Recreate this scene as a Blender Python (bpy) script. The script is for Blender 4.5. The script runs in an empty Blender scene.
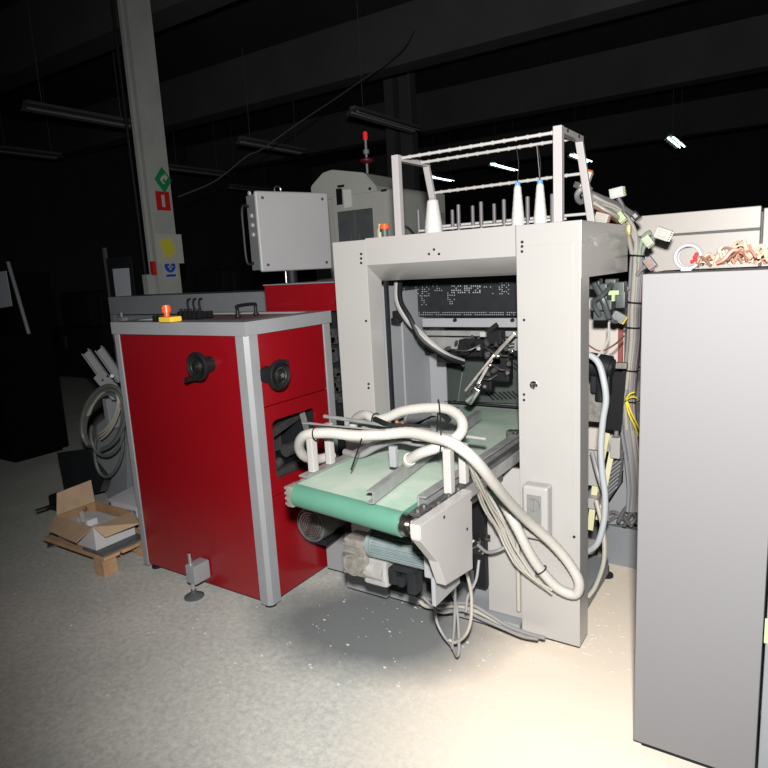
import bpy, bmesh, math, random
from mathutils import Vector, Matrix
random.seed(7)
S = bpy.context.scene
COL = S.collection
PI = math.pi

# ------------------------------------------------------------------ camera frame (pixels of the 768x768 photo)
FPX = 627.9
R3 = Matrix(((0.8359650635512224, 0.05378566368094337, -0.546140563320654),
             (0.5461188144242094, -0.17947126053943857, 0.8182568711427243),
             (-0.054006046454973235, -0.9822917942356972, -0.17940506660492578)))
CAM = Vector((0, -.22, 1.6))

def at(u, v, x=None, y=None, z=None, d=None):
    """world point seen at pixel (u,v) on the plane x=, y= or z=, or at depth d"""
    r = R3 @ Vector((u - 384, v - 384, FPX))
    if x is not None: t = (x - CAM.x) / r.x
    elif y is not None: t = (y - CAM.y) / r.y
    elif z is not None: t = (z - 1.6) / r.z
    else: t = d / FPX
    return CAM + r * t

# ------------------------------------------------------------------ materials
MATS = {}
def mat(name, col, rough=.5, metal=0, noise=0.0, nscale=30, bump=0.0, col2=None, emit=0, spec=.5, alpha=1, coat=0, mix=None, detail=4, trans=0):
    if name in MATS: return MATS[name]
    m = bpy.data.materials.new(name); m.use_nodes = True
    nt = m.node_tree; b = nt.nodes['Principled BSDF']
    c = tuple(col) + (1,)
    b.inputs['Base Color'].default_value = c
    b.inputs['Roughness'].default_value = rough
    b.inputs['Metallic'].default_value = metal
    b.inputs['Specular IOR Level'].default_value = spec
    b.inputs['Coat Weight'].default_value = coat
    b.inputs['Coat Roughness'].default_value = .08
    b.inputs['Alpha'].default_value = alpha
    b.inputs['Transmission Weight'].default_value = trans
    if emit:
        b.inputs['Emission Color'].default_value = c
        b.inputs['Emission Strength'].default_value = emit
    if noise or col2 or bump:
        tc = nt.nodes.new('ShaderNodeTexCoord')
        n = nt.nodes.new('ShaderNodeTexNoise'); n.inputs['Scale'].default_value = nscale; n.inputs['Detail'].default_value = detail
        n.inputs['Roughness'].default_value = .6
        nt.links.new(tc.outputs['Object'], n.inputs['Vector'])
        if noise or col2:
            c2 = tuple(col2) + (1,) if col2 else tuple(max(0, k * (1 - noise)) for k in col) + (1,)
            rp = nt.nodes.new('ShaderNodeValToRGB')
            lo, hi = mix if mix else (.35, .7)
            rp.color_ramp.elements[0].position = lo; rp.color_ramp.elements[0].color = c
            rp.color_ramp.elements[1].position = hi; rp.color_ramp.elements[1].color = c2
            nt.links.new(n.outputs['Fac'], rp.inputs['Fac'])
            nt.links.new(rp.outputs['Color'], b.inputs['Base Color'])
        if bump:
            bp = nt.nodes.new('ShaderNodeBump'); bp.inputs['Strength'].default_value = bump; bp.inputs['Distance'].default_value = .01
            nt.links.new(n.outputs['Fac'], bp.inputs['Height']); nt.links.new(bp.outputs['Normal'], b.inputs['Normal'])
    MATS[name] = m
    return m

# ------------------------------------------------------------------ mesh builder
class MB:
    def __init__(s, M=None):
        s.bm = bmesh.new(); s.M = M or Matrix(); s.wn = False
    def _v(s, p): return s.bm.verts.new(s.M @ Vector(p))
    def merge(s, b, mi=0):
        vm = {v: s.bm.verts.new(s.M @ v.co) for v in b.verts}
        for f in b.faces:
            try:
                nf = s.bm.faces.new([vm[v] for v in f.verts]); nf.material_index = mi
            except ValueError: pass
        b.free()
        return s
    def box(s, x0, x1, y0, y1, z0, z1, bev=0, mi=0, seg=2, L=None):
        b = bmesh.new()
        M = Matrix.Translation(((x0+x1)/2, (y0+y1)/2, (z0+z1)/2)) @ Matrix.Diagonal((abs(x1-x0), abs(y1-y0), abs(z1-z0), 1))
        bmesh.ops.create_cube(b, size=1, matrix=M)
        if bev: s.wn = True; bmesh.ops.bevel(b, geom=b.edges[:] , offset=bev, segments=seg, affect='EDGES', profile=.5)
        if L is not None: bmesh.ops.transform(b, matrix=L, verts=b.verts)
        return s.merge(b, mi)
    def bar(s, p0, p1, w, h, bev=0, up=(0, 0, 1), mi=0):
        """rectangular bar from p0 to p1, width w (sideways) and height h (towards up)"""
        p0 = Vector(p0); p1 = Vector(p1); d = p1 - p0; l = d.length; d.normalize()
        u = Vector(up); sdir = d.cross(u)
        if sdir.length < 1e-4: u = Vector((0, 1, 0)); sdir = d.cross(u)
        sdir.normalize(); u = sdir.cross(d)
        L = Matrix((d, sdir, u)).transposed().to_4x4(); L.translation = p0
        return s.box(0, l, -w/2, w/2, -h/2, h/2, bev, mi, L=L)
    def cyl(s, p0, p1, r, r2=None, seg=20, mi=0, bev=0):
        p0 = Vector(p0); p1 = Vector(p1); d = p1 - p0
        b = bmesh.new()
        bmesh.ops.create_cone(b, cap_ends=True, segments=seg, radius1=r, radius2=r if r2 is None else r2, depth=d.length)
        if bev:
            ee = [e for e in b.edges if len(e.link_faces) == 2 and max(len(f.verts) for f in e.link_faces) > 4]
            bmesh.ops.bevel(b, geom=ee, offset=bev, segments=2, affect='EDGES')
        q = Vector((0, 0, 1)).rotation_difference(d.normalized()).to_matrix().to_4x4()
        q.translation = (p0 + p1) / 2
        bmesh.ops.transform(b, matrix=q, verts=b.verts)
        return s.merge(b, mi)
    def sphere(s, c, r, sc=(1, 1, 1), mi=0, seg=14):
        b = bmesh.new(); bmesh.ops.create_uvsphere(b, u_segments=seg, v_segments=seg//2+2, radius=r)
        bmesh.ops.transform(b, matrix=Matrix.Translation(c) @ Matrix.Diagonal((*sc, 1)), verts=b.verts)
        return s.merge(b, mi)
    def lathe(s, c, axis, prof, seg=28, mi=0):
        """prof: list of (r, h) along axis from c"""
        b = bmesh.new(); rings = []
        for r, h in prof:
            if r < 1e-5: rings.append([b.verts.new((0, 0, h))])
            else: rings.append([b.verts.new((r*math.cos(2*PI*i/seg), r*math.sin(2*PI*i/seg), h)) for i in range(seg)])
        for a, c2 in zip(rings, rings[1:]):
            for i in range(seg):
                j = (i+1) % seg
                if len(a) == 1 and len(c2) == 1: continue
                if len(a) == 1: b.faces.new((a[0], c2[i], c2[j]))
                elif len(c2) == 1: b.faces.new((a[i], a[j], c2[0]))
                else: b.faces.new((a[i], a[j], c2[j], c2[i]))
        q = Vector((0, 0, 1)).rotation_difference(Vector(axis).normalized()).to_matrix().to_4x4(); q.translation = Vector(c)
        bmesh.ops.transform(b, matrix=q, verts=b.verts)
        return s.merge(b, mi)
    def torus(s, c, axis, R, r, seg=32, rs=10, mi=0, a0=0, a1=2*PI):
        ax = Vector(axis).normalized(); t = ax.orthogonal().normalized(); w = ax.cross(t)
        full = abs(a1-a0) > 2*PI-.01
        pts = [Vector(c) + R*(t*math.cos(a0+(a1-a0)*i/seg) + w*math.sin(a0+(a1-a0)*i/seg)) for i in range(seg + (0 if full else 1))]
        return s.tube(pts, r, rs, mi, smooth=0, closed=full)
    def tube(s, pts, r, seg=8, mi=0, smooth=6, closed=False, ridge=0):
        P = [Vector(p) for p in pts]
        if smooth and len(P) > 2: P = spline(P, smooth)
        n = len(P); T = []
        for i in range(n):
            a = P[i-1] if (i or closed) else P[0]; b = P[(i+1) % n] if (i < n-1 or closed) else P[-1]
            t = (b - a); T.append(t.normalized() if t.length > 1e-9 else Vector((0, 0, 1)))
        N = T[0].orthogonal().normalized(); rings = []
        for i in range(n):
            if i:
                q = T[i-1].rotation_difference(T[i]); N = q @ N
            B = T[i].cross(N).normalized()
            rr = r * (1 + (ridge if i % 2 else 0))
            rings.append([s._v(P[i] + rr*(N*math.cos(2*PI*k/seg) + B*math.sin(2*PI*k/seg))) for k in range(seg)])
        m = n if closed else n-1
        off = 0
        if closed:
            off = min(range(seg), key=lambda o: (rings[-1][0].co - rings[0][o].co).length)
        for i in range(m):
            a = rings[i]; b = rings[(i+1) % n]; o = off if (closed and i == n-1) else 0
            for k in range(seg):
                f = s.bm.faces.new((a[k], a[(k+1) % seg], b[(k+1+o) % seg], b[(k+o) % seg])); f.material_index = mi
        if not closed:
            for rg, fl in ((rings[0], 1), (rings[-1], 0)):
                f = s.bm.faces.new(rg[::-1] if fl else rg); f.material_index = mi
        return s
    def prism(s, poly, vec, mi=0, bev=0):
        b = bmesh.new(); vec = Vector(vec)
        a = [b.verts.new(p) for p in poly]; f = b.faces.new(a)
        g = bmesh.ops.extrude_face_region(b, geom=[f])
        bmesh.ops.translate(b, vec=vec, verts=[e for e in g['geom'] if isinstance(e, bmesh.types.BMVert)])
        bmesh.ops.recalc_face_normals(b, faces=b.faces)
        if bev: s.wn = True; bmesh.ops.bevel(b, geom=b.edges[:], offset=bev, segments=2, affect='EDGES')
        return s.merge(b, mi)
    def holed(s, axis, pos, th, o, i, rad=.03, mi=0):
        """plate normal to axis 'x' or 'y' or 'z' at pos..pos+th; outer rect o=(a0,a1,b0,b1); hole i=(a0,a1,b0,b1) rounded"""
        ca, cb = (i[0]+i[1])/2, (i[2]+i[3])/2
        inner = []
        for (sx, sy, st) in ((1, 1, 0), (-1, 1, 1), (-1, -1, 2), (1, -1, 3)):
            cx = (i[1]-rad) if sx > 0 else (i[0]+rad); cy = (i[3]-rad) if sy > 0 else (i[2]+rad)
            for k in range(6):
                an = st*PI/2 + k*PI/10
                inner.append((cx+rad*math.cos(an), cy+rad*math.sin(an)))
        outer = []
        corn = [(o[1], o[3]), (o[0], o[3]), (o[0], o[2]), (o[1], o[2])]
        for q in range(4):
            for k in range(6):
                x, y = inner[q*6+k]; c = corn[q]
                if k < 2: p = (c[0], y) if q in (0, 2) else (x, c[1])
                elif k > 3: p = (x, c[1]) if q in (0, 2) else (c[0], y)
                else: p = c
                outer.append(p)
        def V(a, b_, t): return {'x': (t, a, b_), 'y': (a, t, b_), 'z': (a, b_, t)}[axis]
        n = len(inner); b = bmesh.new()
        L = [[b.verts.new(V(*p, t)) for p in ring] for ring in (outer, inner) for t in (pos, pos+th)]
        for k in range(n):
            j = (k+1) % n
            for A, B in ((L[0], L[2]), (L[2], L[3]), (L[3], L[1]), (L[1], L[0])):
                try: b.faces.new((A[k], A[j], B[j], B[k]))
                except ValueError: pass
        bmesh.ops.remove_doubles(b, verts=b.verts, dist=1e-5)
        bmesh.ops.recalc_face_normals(b, faces=b.faces)
        return s.merge(b, mi)
    def build(s, name, mats, parent=None, sharp=38, **props):
        if not isinstance(mats, (list, tuple)): mats = [mats]
        bmesh.ops.recalc_face_normals(s.bm, faces=s.bm.faces)
        for f in s.bm.faces: f.smooth = True
        for e in s.bm.edges:
            if len(e.link_faces) == 2 and e.calc_face_angle(0) > math.radians(sharp): e.smooth = False
        me = bpy.data.meshes.new(name); o = bpy.data.objects.new(name, me)
        if parent is not None: org = ORG[parent.name]
        else:
            xs = [v.co for v in s.bm.verts]
            org = Vector(((min(c.x for c in xs)+max(c.x for c in xs))/2, (min(c.y for c in xs)+max(c.y for c in xs))/2, min(c.z for c in xs)))
            o.location = org
        bmesh.ops.translate(s.bm, vec=-org, verts=s.bm.verts)
        s.bm.to_mesh(me); s.bm.free()
        for m in mats: me.materials.append(m)
        COL.objects.link(o)
        if s.wn:
            wm = o.modifiers.new('weighted', 'WEIGHTED_NORMAL'); wm.keep_sharp = True; wm.weight = 100
        if parent is not None: o.parent = parent
        ORG[o.name] = org
        for k, v in props.items():
            if v: o[k] = v
        return o
ORG = {}
def spline(P, n):
    out = []
    Q = [P[0]*2 - P[1]] + P + [P[-1]*2 - P[-2]]
    for i in range(1, len(Q)-2):
        a, b, c, d = Q[i-1:i+3]
        for k in range(n):
            t = k/n
            out.append(.5*((2*b) + (c-a)*t + (2*a-5*b+4*c-d)*t*t + (3*b-3*c+d-a)*t**3))
    out.append(P[-1]); return out
def thing(name, loc, label, category, group=None):
    o = bpy.data.objects.new(name, None); COL.objects.link(o); o.location = loc; o.empty_display_size = .1
    ORG[o.name] = Vector(loc)
    o['label'] = label; o['category'] = category
    if group: o['group'] = group
    return o
def tag(o, label, category, group=None, kind=None):
    o['label'] = label; o['category'] = category
    if group: o['group'] = group
    if kind: o['kind'] = kind
    return o
def dup(root, loc, label=None, name=None, rot=None):
    r = root.copy(); COL.objects.link(r); r.location = loc
    if label: r['label'] = label
    if rot: r.rotation_euler = rot
    ORG[r.name] = Vector(loc)
    for ch in list(root.children):
        c = ch.copy(); COL.objects.link(c); c.parent = r
        for g in list(ch.children):
            d = g.copy(); COL.objects.link(d); d.parent = c
    return r
def frame(p, xdir, zdir=(0, 0, 1)):
    x = Vector(xdir).normalized(); z = Vector(zdir).normalized(); y = z.cross(x).normalized(); z = x.cross(y)
    M = Matrix((x, y, z)).transposed().to_4x4(); M.translation = Vector(p); return M
TEXTOBJ = []
def text(body, size, M, mt, parent, name='lettering', ext=.0006):
    """flat lettering turned into a mesh, local x right, y up"""
    cu = bpy.data.curves.new(name, 'FONT'); cu.body = body; cu.size = size; cu.align_x = 'CENTER'; cu.align_y = 'CENTER'; cu.extrude = ext
    o = bpy.data.objects.new(name+'_tmp', cu); COL.objects.link(o)
    dg = bpy.context.evaluated_depsgraph_get(); me = bpy.data.meshes.new_from_object(o.evaluated_get(dg))
    bpy.data.objects.remove(o); bpy.data.curves.remove(cu)
    me.transform(Matrix.Translation(-ORG[parent.name]) @ M); me.materials.clear(); me.materials.append(mt)
    ob = bpy.data.objects.new(name, me); COL.objects.link(ob); ob.parent = parent; ORG[ob.name] = ORG[parent.name]
    return ob
# ------------------------------------------------------------------ camera and light
cd_ = bpy.data.cameras.new('camera'); cam = bpy.data.objects.new('camera', cd_); COL.objects.link(cam)
cd_.sensor_width = 36; cd_.lens = FPX/768*36; cd_.clip_start = .05; cd_.clip_end = 200
right = R3 @ Vector((1, 0, 0)); up = R3 @ Vector((0, -1, 0)); fwd = R3 @ Vector((0, 0, 1))
Mc = Matrix((right, up, -fwd)).transposed().to_4x4(); Mc.translation = CAM
cam.matrix_world = Mc; S.camera = cam
vs = S.view_settings; vs.view_transform = 'Standard'; vs.look = 'None'; vs.gamma = 1; vs.use_curve_mapping = False; vs.exposure = 0
w = bpy.data.worlds.new('world'); S.world = w; w.use_nodes = True
w.node_tree.nodes['Background'].inputs[0].default_value = (.62, .68, .8, 1)
w.node_tree.nodes['Background'].inputs[1].default_value = .035

# the photographer's flash: a small lamp just above the lens
fl = bpy.data.lights.new('camera_flash', 'SPOT'); fl.energy = 760; fl.spot_size = math.radians(118); fl.spot_blend = .8
fl.shadow_soft_size = .05; fl.color = (1, .965, .93)
fo = bpy.data.objects.new('camera_flash', fl); COL.objects.link(fo)
fdir = (R3 @ Vector((175, -10, 628))).normalized()
fo.location = Vector((.03, -.24, 1.84)); fo.rotation_euler = fdir.to_track_quat('-Z', 'Y').to_euler()

# ------------------------------------------------------------------ materials
WHITE = mat('white_paint', (.325, .32, .31), .34, coat=.3, noise=.04, nscale=3)
WHITE2 = mat('pale_grey_paint', (.24, .25, .265), .45, noise=.08, nscale=4)
GREYP = mat('grey_paint', (.20, .215, .23), .45, noise=.1, nscale=5)
GREYD = mat('dark_grey_paint', (.08, .09, .095), .5, noise=.2, nscale=8)
RED = mat('red_paint', (.21, .003, .007), .3, noise=.08, nscale=2.5, coat=.35)
BLACK = mat('black_plastic', (.008, .0085, .01), .5, spec=.22)
BLACKM = mat('black_metal', (.013, .015, .017), .55, spec=.25, noise=.3, nscale=20)
STEEL = mat('steel', (.42, .40, .37), .32, metal=1, noise=.35, nscale=25)
CHROME = mat('chrome', (.8, .8, .8), .15, metal=1)
DARKSTEEL = mat('dark_steel', (.13, .13, .13), .45, metal=.7, noise=.3, nscale=25)
ALU = mat('dull_aluminium', (.36, .37, .37), .42, metal=.55, noise=.25, nscale=18)
BELT = mat('green_belt', (.075, .20, .145), .5, noise=.1, nscale=14)
DUSTY = mat('dusty_green_belt', (.25, .36, .29), .65, col2=(.38, .44, .38), nscale=5, mix=(.35, .65))
HOSE = mat('white_hose', (.39, .38, .355), .4, noise=.05, nscale=40)
HOSE2 = mat('cream_hose', (.34, .325, .285), .45)
TUBEG = mat('grey_tube', (.21, .21, .215), .45)
TUBED = mat('dark_grey_cable', (.10, .10, .105), .5)
GREENT = mat('green_tube', (.02, .5, .16), .4)
YEL = mat('yellow_wire', (.75, .6, .03), .45)
YPALE = mat('pale_yellow_tape', (.5, .49, .3), .55, noise=.1, nscale=20)
ORANGE = mat('orange_plastic', (.75, .10, .02), .35)
REDP = mat('red_plastic', (.6, .02, .03), .3)
YELP = mat('yellow_plastic', (.75, .5, .05), .45)
BLUE = mat('blue_plastic', (.10, .25, .62), .4)
GREENC = mat('green_connector', (.36, .46, .25), .45)
CARD = mat('cardboard', (.40, .285, .185), .8, noise=.15, nscale=12)
CARDIN = mat('cardboard_inside', (.34, .21, .11), .85, noise=.2, nscale=10)
BOXW = mat('white_carton_face', (.52, .52, .54), .6, noise=.08, nscale=9)
WOOD = mat('raw_pine', (.50, .31, .18), .7, noise=.35, nscale=7, detail=8)
PAPER = mat('paper', (.42, .46, .52), .7, noise=.06, nscale=20)
YARN = mat('white_yarn', (.48, .48, .47), .8, bump=.35, nscale=160)
CASTM = mat('grey_cast_metal', (.24, .23, .205), .6, metal=.2, noise=.45, nscale=30, bump=.3)
MOTOR = mat('blue_grey_motor_paint', (.17, .22, .225), .5, noise=.25, nscale=18)
GLASSG = mat('smoked_green_plate', (.055, .068, .063), .35, spec=.3, noise=.3, nscale=3)
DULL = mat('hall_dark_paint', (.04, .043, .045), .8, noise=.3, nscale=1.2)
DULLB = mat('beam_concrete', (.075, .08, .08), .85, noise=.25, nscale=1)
COLW = mat('column_paint', (.36, .385, .365), .7, noise=.15, nscale=4)
GREENS = mat('sign_green', (.01, .20, .06), .5)
REDS = mat('sign_red', (.45, .01, .01), .5)
BLUES = mat('sign_blue', (.02, .06, .42), .5)
YELS = mat('sign_yellow', (.55, .5, .06), .5)
WHITES = mat('sign_white', (.4, .41, .38), .6)
CREAM = mat('cream_panel', (.60, .555, .51), .45, noise=.05, nscale=2)
ENCL = mat('warm_white_enclosure', (.50, .47, .435), .4, noise=.03, nscale=2)
BEIGE = mat('beige_wire', (.34, .26, .185), .5)
SALMON = mat('salmon_wire', (.36, .15, .11), .5)
BROWN = mat('brown_wire', (.15, .085, .055), .5)
TAN = mat('tan_wire', (.36, .31, .24), .5)
BOXG = mat('control_box_grey', (.31, .315, .325), .45, noise=.05, nscale=4)
RODW = mat('white_rod', (.42, .41, .40), .4)
LIT = mat('lit_tube', (.78, 1, .95), .5, emit=5)
UNLIT = mat('unlit_tube', (.35, .36, .36), .3)
FIXT = mat('fixture_metal', (.12, .11, .11), .5)

def mat_floor():
    m = bpy.data.materials.new('dusty_concrete_floor'); m.use_nodes = True
    nt = m.node_tree; b = nt.nodes['Principled BSDF']; N = nt.nodes.new; Lk = nt.links.new
    tc = N('ShaderNodeTexCoord')
    def noise(sc, det=5, rough=.6):
        n = N('ShaderNodeTexNoise'); n.inputs['Scale'].default_value = sc; n.inputs['Detail'].default_value = det; n.inputs['Roughness'].default_value = rough
        Lk(tc.outputs['Object'], n.inputs['Vector']); return n
    def ramp(src, p0, c0, p1, c1):
        r = N('ShaderNodeValToRGB'); r.color_ramp.elements[0].position = p0; r.color_ramp.elements[0].color = (*c0, 1)
        r.color_ramp.elements[1].position = p1; r.color_ramp.elements[1].color = (*c1, 1); Lk(src, r.inputs['Fac']); return r
    n1 = noise(1.6, 6); base = ramp(n1.outputs['Fac'], .35, (.45, .465, .44), .68, (.57, .57, .535))
    n2 = noise(38, 10, .78); sp = ramp(n2.outputs['Fac'], .36, (.70, .715, .73), .60, (1.06, 1.05, 1.03))
    mx = N('ShaderNodeMix'); mx.data_type = 'RGBA'; mx.blend_type = 'MULTIPLY'; mx.inputs['Factor'].default_value = 1
    Lk(base.outputs['Color'], mx.inputs['A']); Lk(sp.outputs['Color'], mx.inputs['B'])
    # pale paper dust trodden into the floor beside the machine, a darker blue-grey patch under the conveyor
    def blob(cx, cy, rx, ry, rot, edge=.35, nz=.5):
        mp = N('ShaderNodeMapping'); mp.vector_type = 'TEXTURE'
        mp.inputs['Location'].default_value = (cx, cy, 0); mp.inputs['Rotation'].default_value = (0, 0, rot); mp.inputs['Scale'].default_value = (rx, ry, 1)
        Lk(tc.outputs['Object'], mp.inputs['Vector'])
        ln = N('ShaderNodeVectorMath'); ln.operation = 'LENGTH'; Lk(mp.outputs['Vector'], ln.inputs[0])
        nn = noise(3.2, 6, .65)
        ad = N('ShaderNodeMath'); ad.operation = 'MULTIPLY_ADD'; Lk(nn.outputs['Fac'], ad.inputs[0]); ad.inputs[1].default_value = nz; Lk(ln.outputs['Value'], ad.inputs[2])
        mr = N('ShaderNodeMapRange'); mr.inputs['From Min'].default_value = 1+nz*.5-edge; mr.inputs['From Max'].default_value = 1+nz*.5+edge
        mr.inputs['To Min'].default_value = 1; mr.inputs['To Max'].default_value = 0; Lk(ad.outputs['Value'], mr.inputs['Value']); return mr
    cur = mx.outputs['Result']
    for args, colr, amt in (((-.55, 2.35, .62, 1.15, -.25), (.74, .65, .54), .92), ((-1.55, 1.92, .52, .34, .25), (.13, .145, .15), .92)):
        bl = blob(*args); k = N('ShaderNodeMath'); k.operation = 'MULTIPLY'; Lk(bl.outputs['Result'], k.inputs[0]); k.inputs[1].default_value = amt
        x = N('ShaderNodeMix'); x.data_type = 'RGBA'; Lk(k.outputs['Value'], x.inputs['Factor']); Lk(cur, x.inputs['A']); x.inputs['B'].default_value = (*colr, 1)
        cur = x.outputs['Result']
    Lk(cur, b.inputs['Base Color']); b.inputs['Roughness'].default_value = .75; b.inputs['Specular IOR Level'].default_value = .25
    bp = N('ShaderNodeBump'); bp.inputs['Strength'].default_value = .25; bp.inputs['Distance'].default_value = .002
    Lk(n2.outputs['Fac'], bp.inputs['Height']); Lk(bp.outputs['Normal'], b.inputs['Normal'])
    return m

# ------------------------------------------------------------------ the hall
def struct(o): o['kind'] = 'structure'; return o
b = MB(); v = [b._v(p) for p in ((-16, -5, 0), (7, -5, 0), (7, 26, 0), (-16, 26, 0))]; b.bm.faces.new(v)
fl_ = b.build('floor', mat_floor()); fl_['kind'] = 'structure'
# keep object coordinates equal to world coordinates
for vv in fl_.data.vertices: vv.co += fl_.location
fl_.location = (0, 0, 0)
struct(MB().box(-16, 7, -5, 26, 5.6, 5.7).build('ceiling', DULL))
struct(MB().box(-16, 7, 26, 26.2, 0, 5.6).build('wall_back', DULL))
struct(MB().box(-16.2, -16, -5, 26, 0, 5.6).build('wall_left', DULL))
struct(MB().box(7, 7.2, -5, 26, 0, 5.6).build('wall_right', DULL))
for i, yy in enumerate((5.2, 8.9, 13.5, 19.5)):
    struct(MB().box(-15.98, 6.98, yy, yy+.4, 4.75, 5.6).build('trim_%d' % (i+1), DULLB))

# ceiling lights on hangers
def ceiling_light(p0, p1, lit, label, group):
    p0 = Vector(p0); p1 = Vector(p1); yv = (p1-p0); L = yv.length; c = (p0+p1)/2
    t = thing('ceiling_light', c, label, 'ceiling light', group)
    M = frame(c, yv)
    h = MB(M)
    h.prism([(-L/2, -.05, .06), (-L/2, .05, .06), (-L/2, .05, .02), (-L/2, .13, -.04), (-L/2, .125, -.045), (-L/2, .045, .012), (-L/2, -.045, .012), (-L/2, -.125, -.045), (-L/2, -.13, -.04), (-L/2, -.05, .02)], (L, 0, 0))
    h.build('housing', FIXT, t)
    for s_ in (-1, 1):
        q = MB(M); q.cyl((-L/2+.05, s_*.05, -.018), (L/2-.05, s_*.05, -.018), .016, seg=10); q.build('lamp_tube', LIT if lit else UNLIT, t)
    for s_ in (-1, 1):
        q = MB(M); q.cyl((s_*L*.36, 0, .05), (s_*L*.36, 0, 5.59-c.z), .005, seg=6); q.build('hanger', FIXT, t)
    return t
pairs = [((25, 105), (135, 125), 0, 'large unlit ceiling light with a reflector, nearest the white column at top left'),
         ((-2, 148), (58, 157), 0, 'unlit ceiling light at the left edge of the photo, below the largest one'),
         ((168, 167), (225, 174), 0, 'dim unlit ceiling light just right of the column with the green sign'),
         ((240, 140), (305, 152), 0, 'unlit ceiling light with a small glint, hanging above the square grey control box'),
         ((353, 110), (418, 130), 0, 'unlit ceiling light above the red warning lamp'),
         ((492, 163), (522, 171), 1, 'lit ceiling light seen between the rods of the thread rack'),
         ((431, 176), (454, 180), 1, 'small lit ceiling light seen beside the leaning left leg of the thread rack'),
         ((571, 154), (591, 161), 1, 'lit ceiling light seen through the right frame of the thread rack'),
         ((667, 137), (687, 147.5), 1, 'bright lit ceiling light alone at upper right')]
for a, c_, lit, lab in pairs:
    p0 = at(*a, z=4); p1 = at(*c_, z=4); p1.x = p0.x = (p0.x+p1.x)/2
    if lit: p1.y = p0.y + min(1.6, p1.y-p0.y)
    ceiling_light(p0, p1, lit, lab, 'ceiling lights hanging in the hall')
ceiling_light((-12.9, 12.2, 4), (-12.9, 13.8, 4), 0, 'faint unlit ceiling light far back left of the column', 'ceiling lights hanging in the hall')

# long wire slung under the ceiling
tag(MB().tube([at(178, 197, y=5.2), at(215, 181, y=5.6), at(247, 156, y=6), at(262, 149, y=6.2), at(300, 122, y=6.6), at(345, 92, y=7.2), at(400, 52, y=8.0), at(415, 30, y=8.88)], .008, 6).build('overhead_cable', DULLB), 'thin dark cable slung upwards behind the column and its ceiling light', 'cable')

# column with signs
CY = 4.0
t = thing('support_column', (-5.6, CY+.14, 0), 'pale grey steel column carrying safety signs, behind the long grey cabinet', 'column')
MB().box(-5.585, -5.53, CY, CY+.28, 0, 5.59, .004).build('shaft', COLW, t)
MB().box(-5.66, -5.612, CY-.01, CY+.28, 0, 5.59, .004).build('flange', COLW, t)
MB().box(-5.611, -5.586, CY+.06, CY+.26, 0, 5.59).build('web', GREYD, t)
q = MB(); q.tube([(-5.70, CY-.03, 0), (-5.70, CY-.03, 2.0), (-5.71, CY-.03, 3.2), (-5.70, CY-.03, 5.5)], .014, 8); q.build('conduit', BLACKM, t)
MB().box(-5.68, -5.59, CY-.09, CY-.011, 1.1, 1.68, .008).build('junction_box', COLW, t)
SX = -5.529
def side(u, v): return at(u, v, x=SX)
def sbox(p, y0, y1, z0, z1, d0, d1): return MB().box(SX+d0, SX+d1, p.y+y0, p.y+y1, p.z+z0, p.z+z1)
p = side(163, 180); t = thing('exit_sign', p, 'green diamond sign with a white turning arrow on the column', 'sign')
q = MB(); q.prism([p+Vector((0, a, c)) for a, c in ((.105, 0), (0, .13), (-.105, 0), (0, -.13))], (.004, 0, 0)); q.build('panel', GREENS, t)
q = MB(); ar = [(-.042, .0), (-.008, .045), (.02, .045), (.02, .068), (.062, .028), (.02, -.012), (.02, .012), (.004, .012), (-.012, -.006), (.018, -.04), (-.008, -.04)]
q.prism([p+Vector((.0045, a, c)) for a, c in ar], (.002, 0, 0)); q.build('arrow', WHITES, t)
p = side(163, 201); t = thing('fire_sign', p, 'red rectangular sign with a white bar, under the green diamond', 'sign')
sbox(p, -.085, .085, -.095, .095, 0, .004).build('panel', REDS, t)
q = sbox(p, -.018, .018, -.06, .06, .0045, .007); q.build('extinguisher_mark', WHITES, t)
p = side(169, 249); t = thing('notice_sheet', p, 'white notice with a yellow mark taped to the column above the blue sign', 'notice')
M_ = Matrix.Translation(p) ; q = MB(); q.box(SX+.002, SX+.008, p.y-.17, p.y+.17, p.z-.15, p.z+.15); q.build('sheet', WHITES, t)
q = MB(); q.prism([p+Vector((.0085, a, c)) for a, c in ((-.10, .10), (.03, .11), (.035, .05), (.07, .05), (.06, -.01), (.08, -.05), (.03, -.05), (0, -.11), (-.03, -.06), (-.10, -.10), (-.08, -.02), (-.11, .02))], (.002, 0, 0)); q.build('yellow_mark', YELS, t)
p = side(170, 268); t = thing('mandatory_sign', p, 'blue round mandatory sign at the foot of the visible column', 'sign')
sbox(p, -.085, .085, -.11, .09, 0, .003).build('panel', WHITES, t)
q = MB(); q.cyl(p+Vector((.0031, 0, .02)), p+Vector((.006, 0, .02)), .068, seg=24); q.box(SX+.0031, SX+.006, p.y-.06, p.y+.06, p.z-.09, p.z-.065); q.build('disc', BLUES, t)
q = MB(); q.box(SX+.0061, SX+.009, p.y-.009, p.y+.009, p.z-.02, p.z+.055); q.box(SX+.0061, SX+.009, p.y-.03, p.y+.03, p.z+.005, p.z+.02); q.build('figure_mark', WHITES, t)
p = at(158, 268, y=CY); tag(MB().box(-5.60, -5.54, CY-.04, CY-.001, p.z-.07, p.z+.07, .012).build('red_alarm_box', REDS), 'small dark red box on the column beside the blue round sign', 'alarm box')

# dark column in the far background
q = MB(); q.box(-7.05, -6.85, 10.9, 11.1, 0, 5.58); q.box(-6.78, -6.50, 11.0, 11.2, 0, 5.58); tag(q.build('far_column', DULLB), 'dark twin column far behind the thread rack', 'column')
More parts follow.
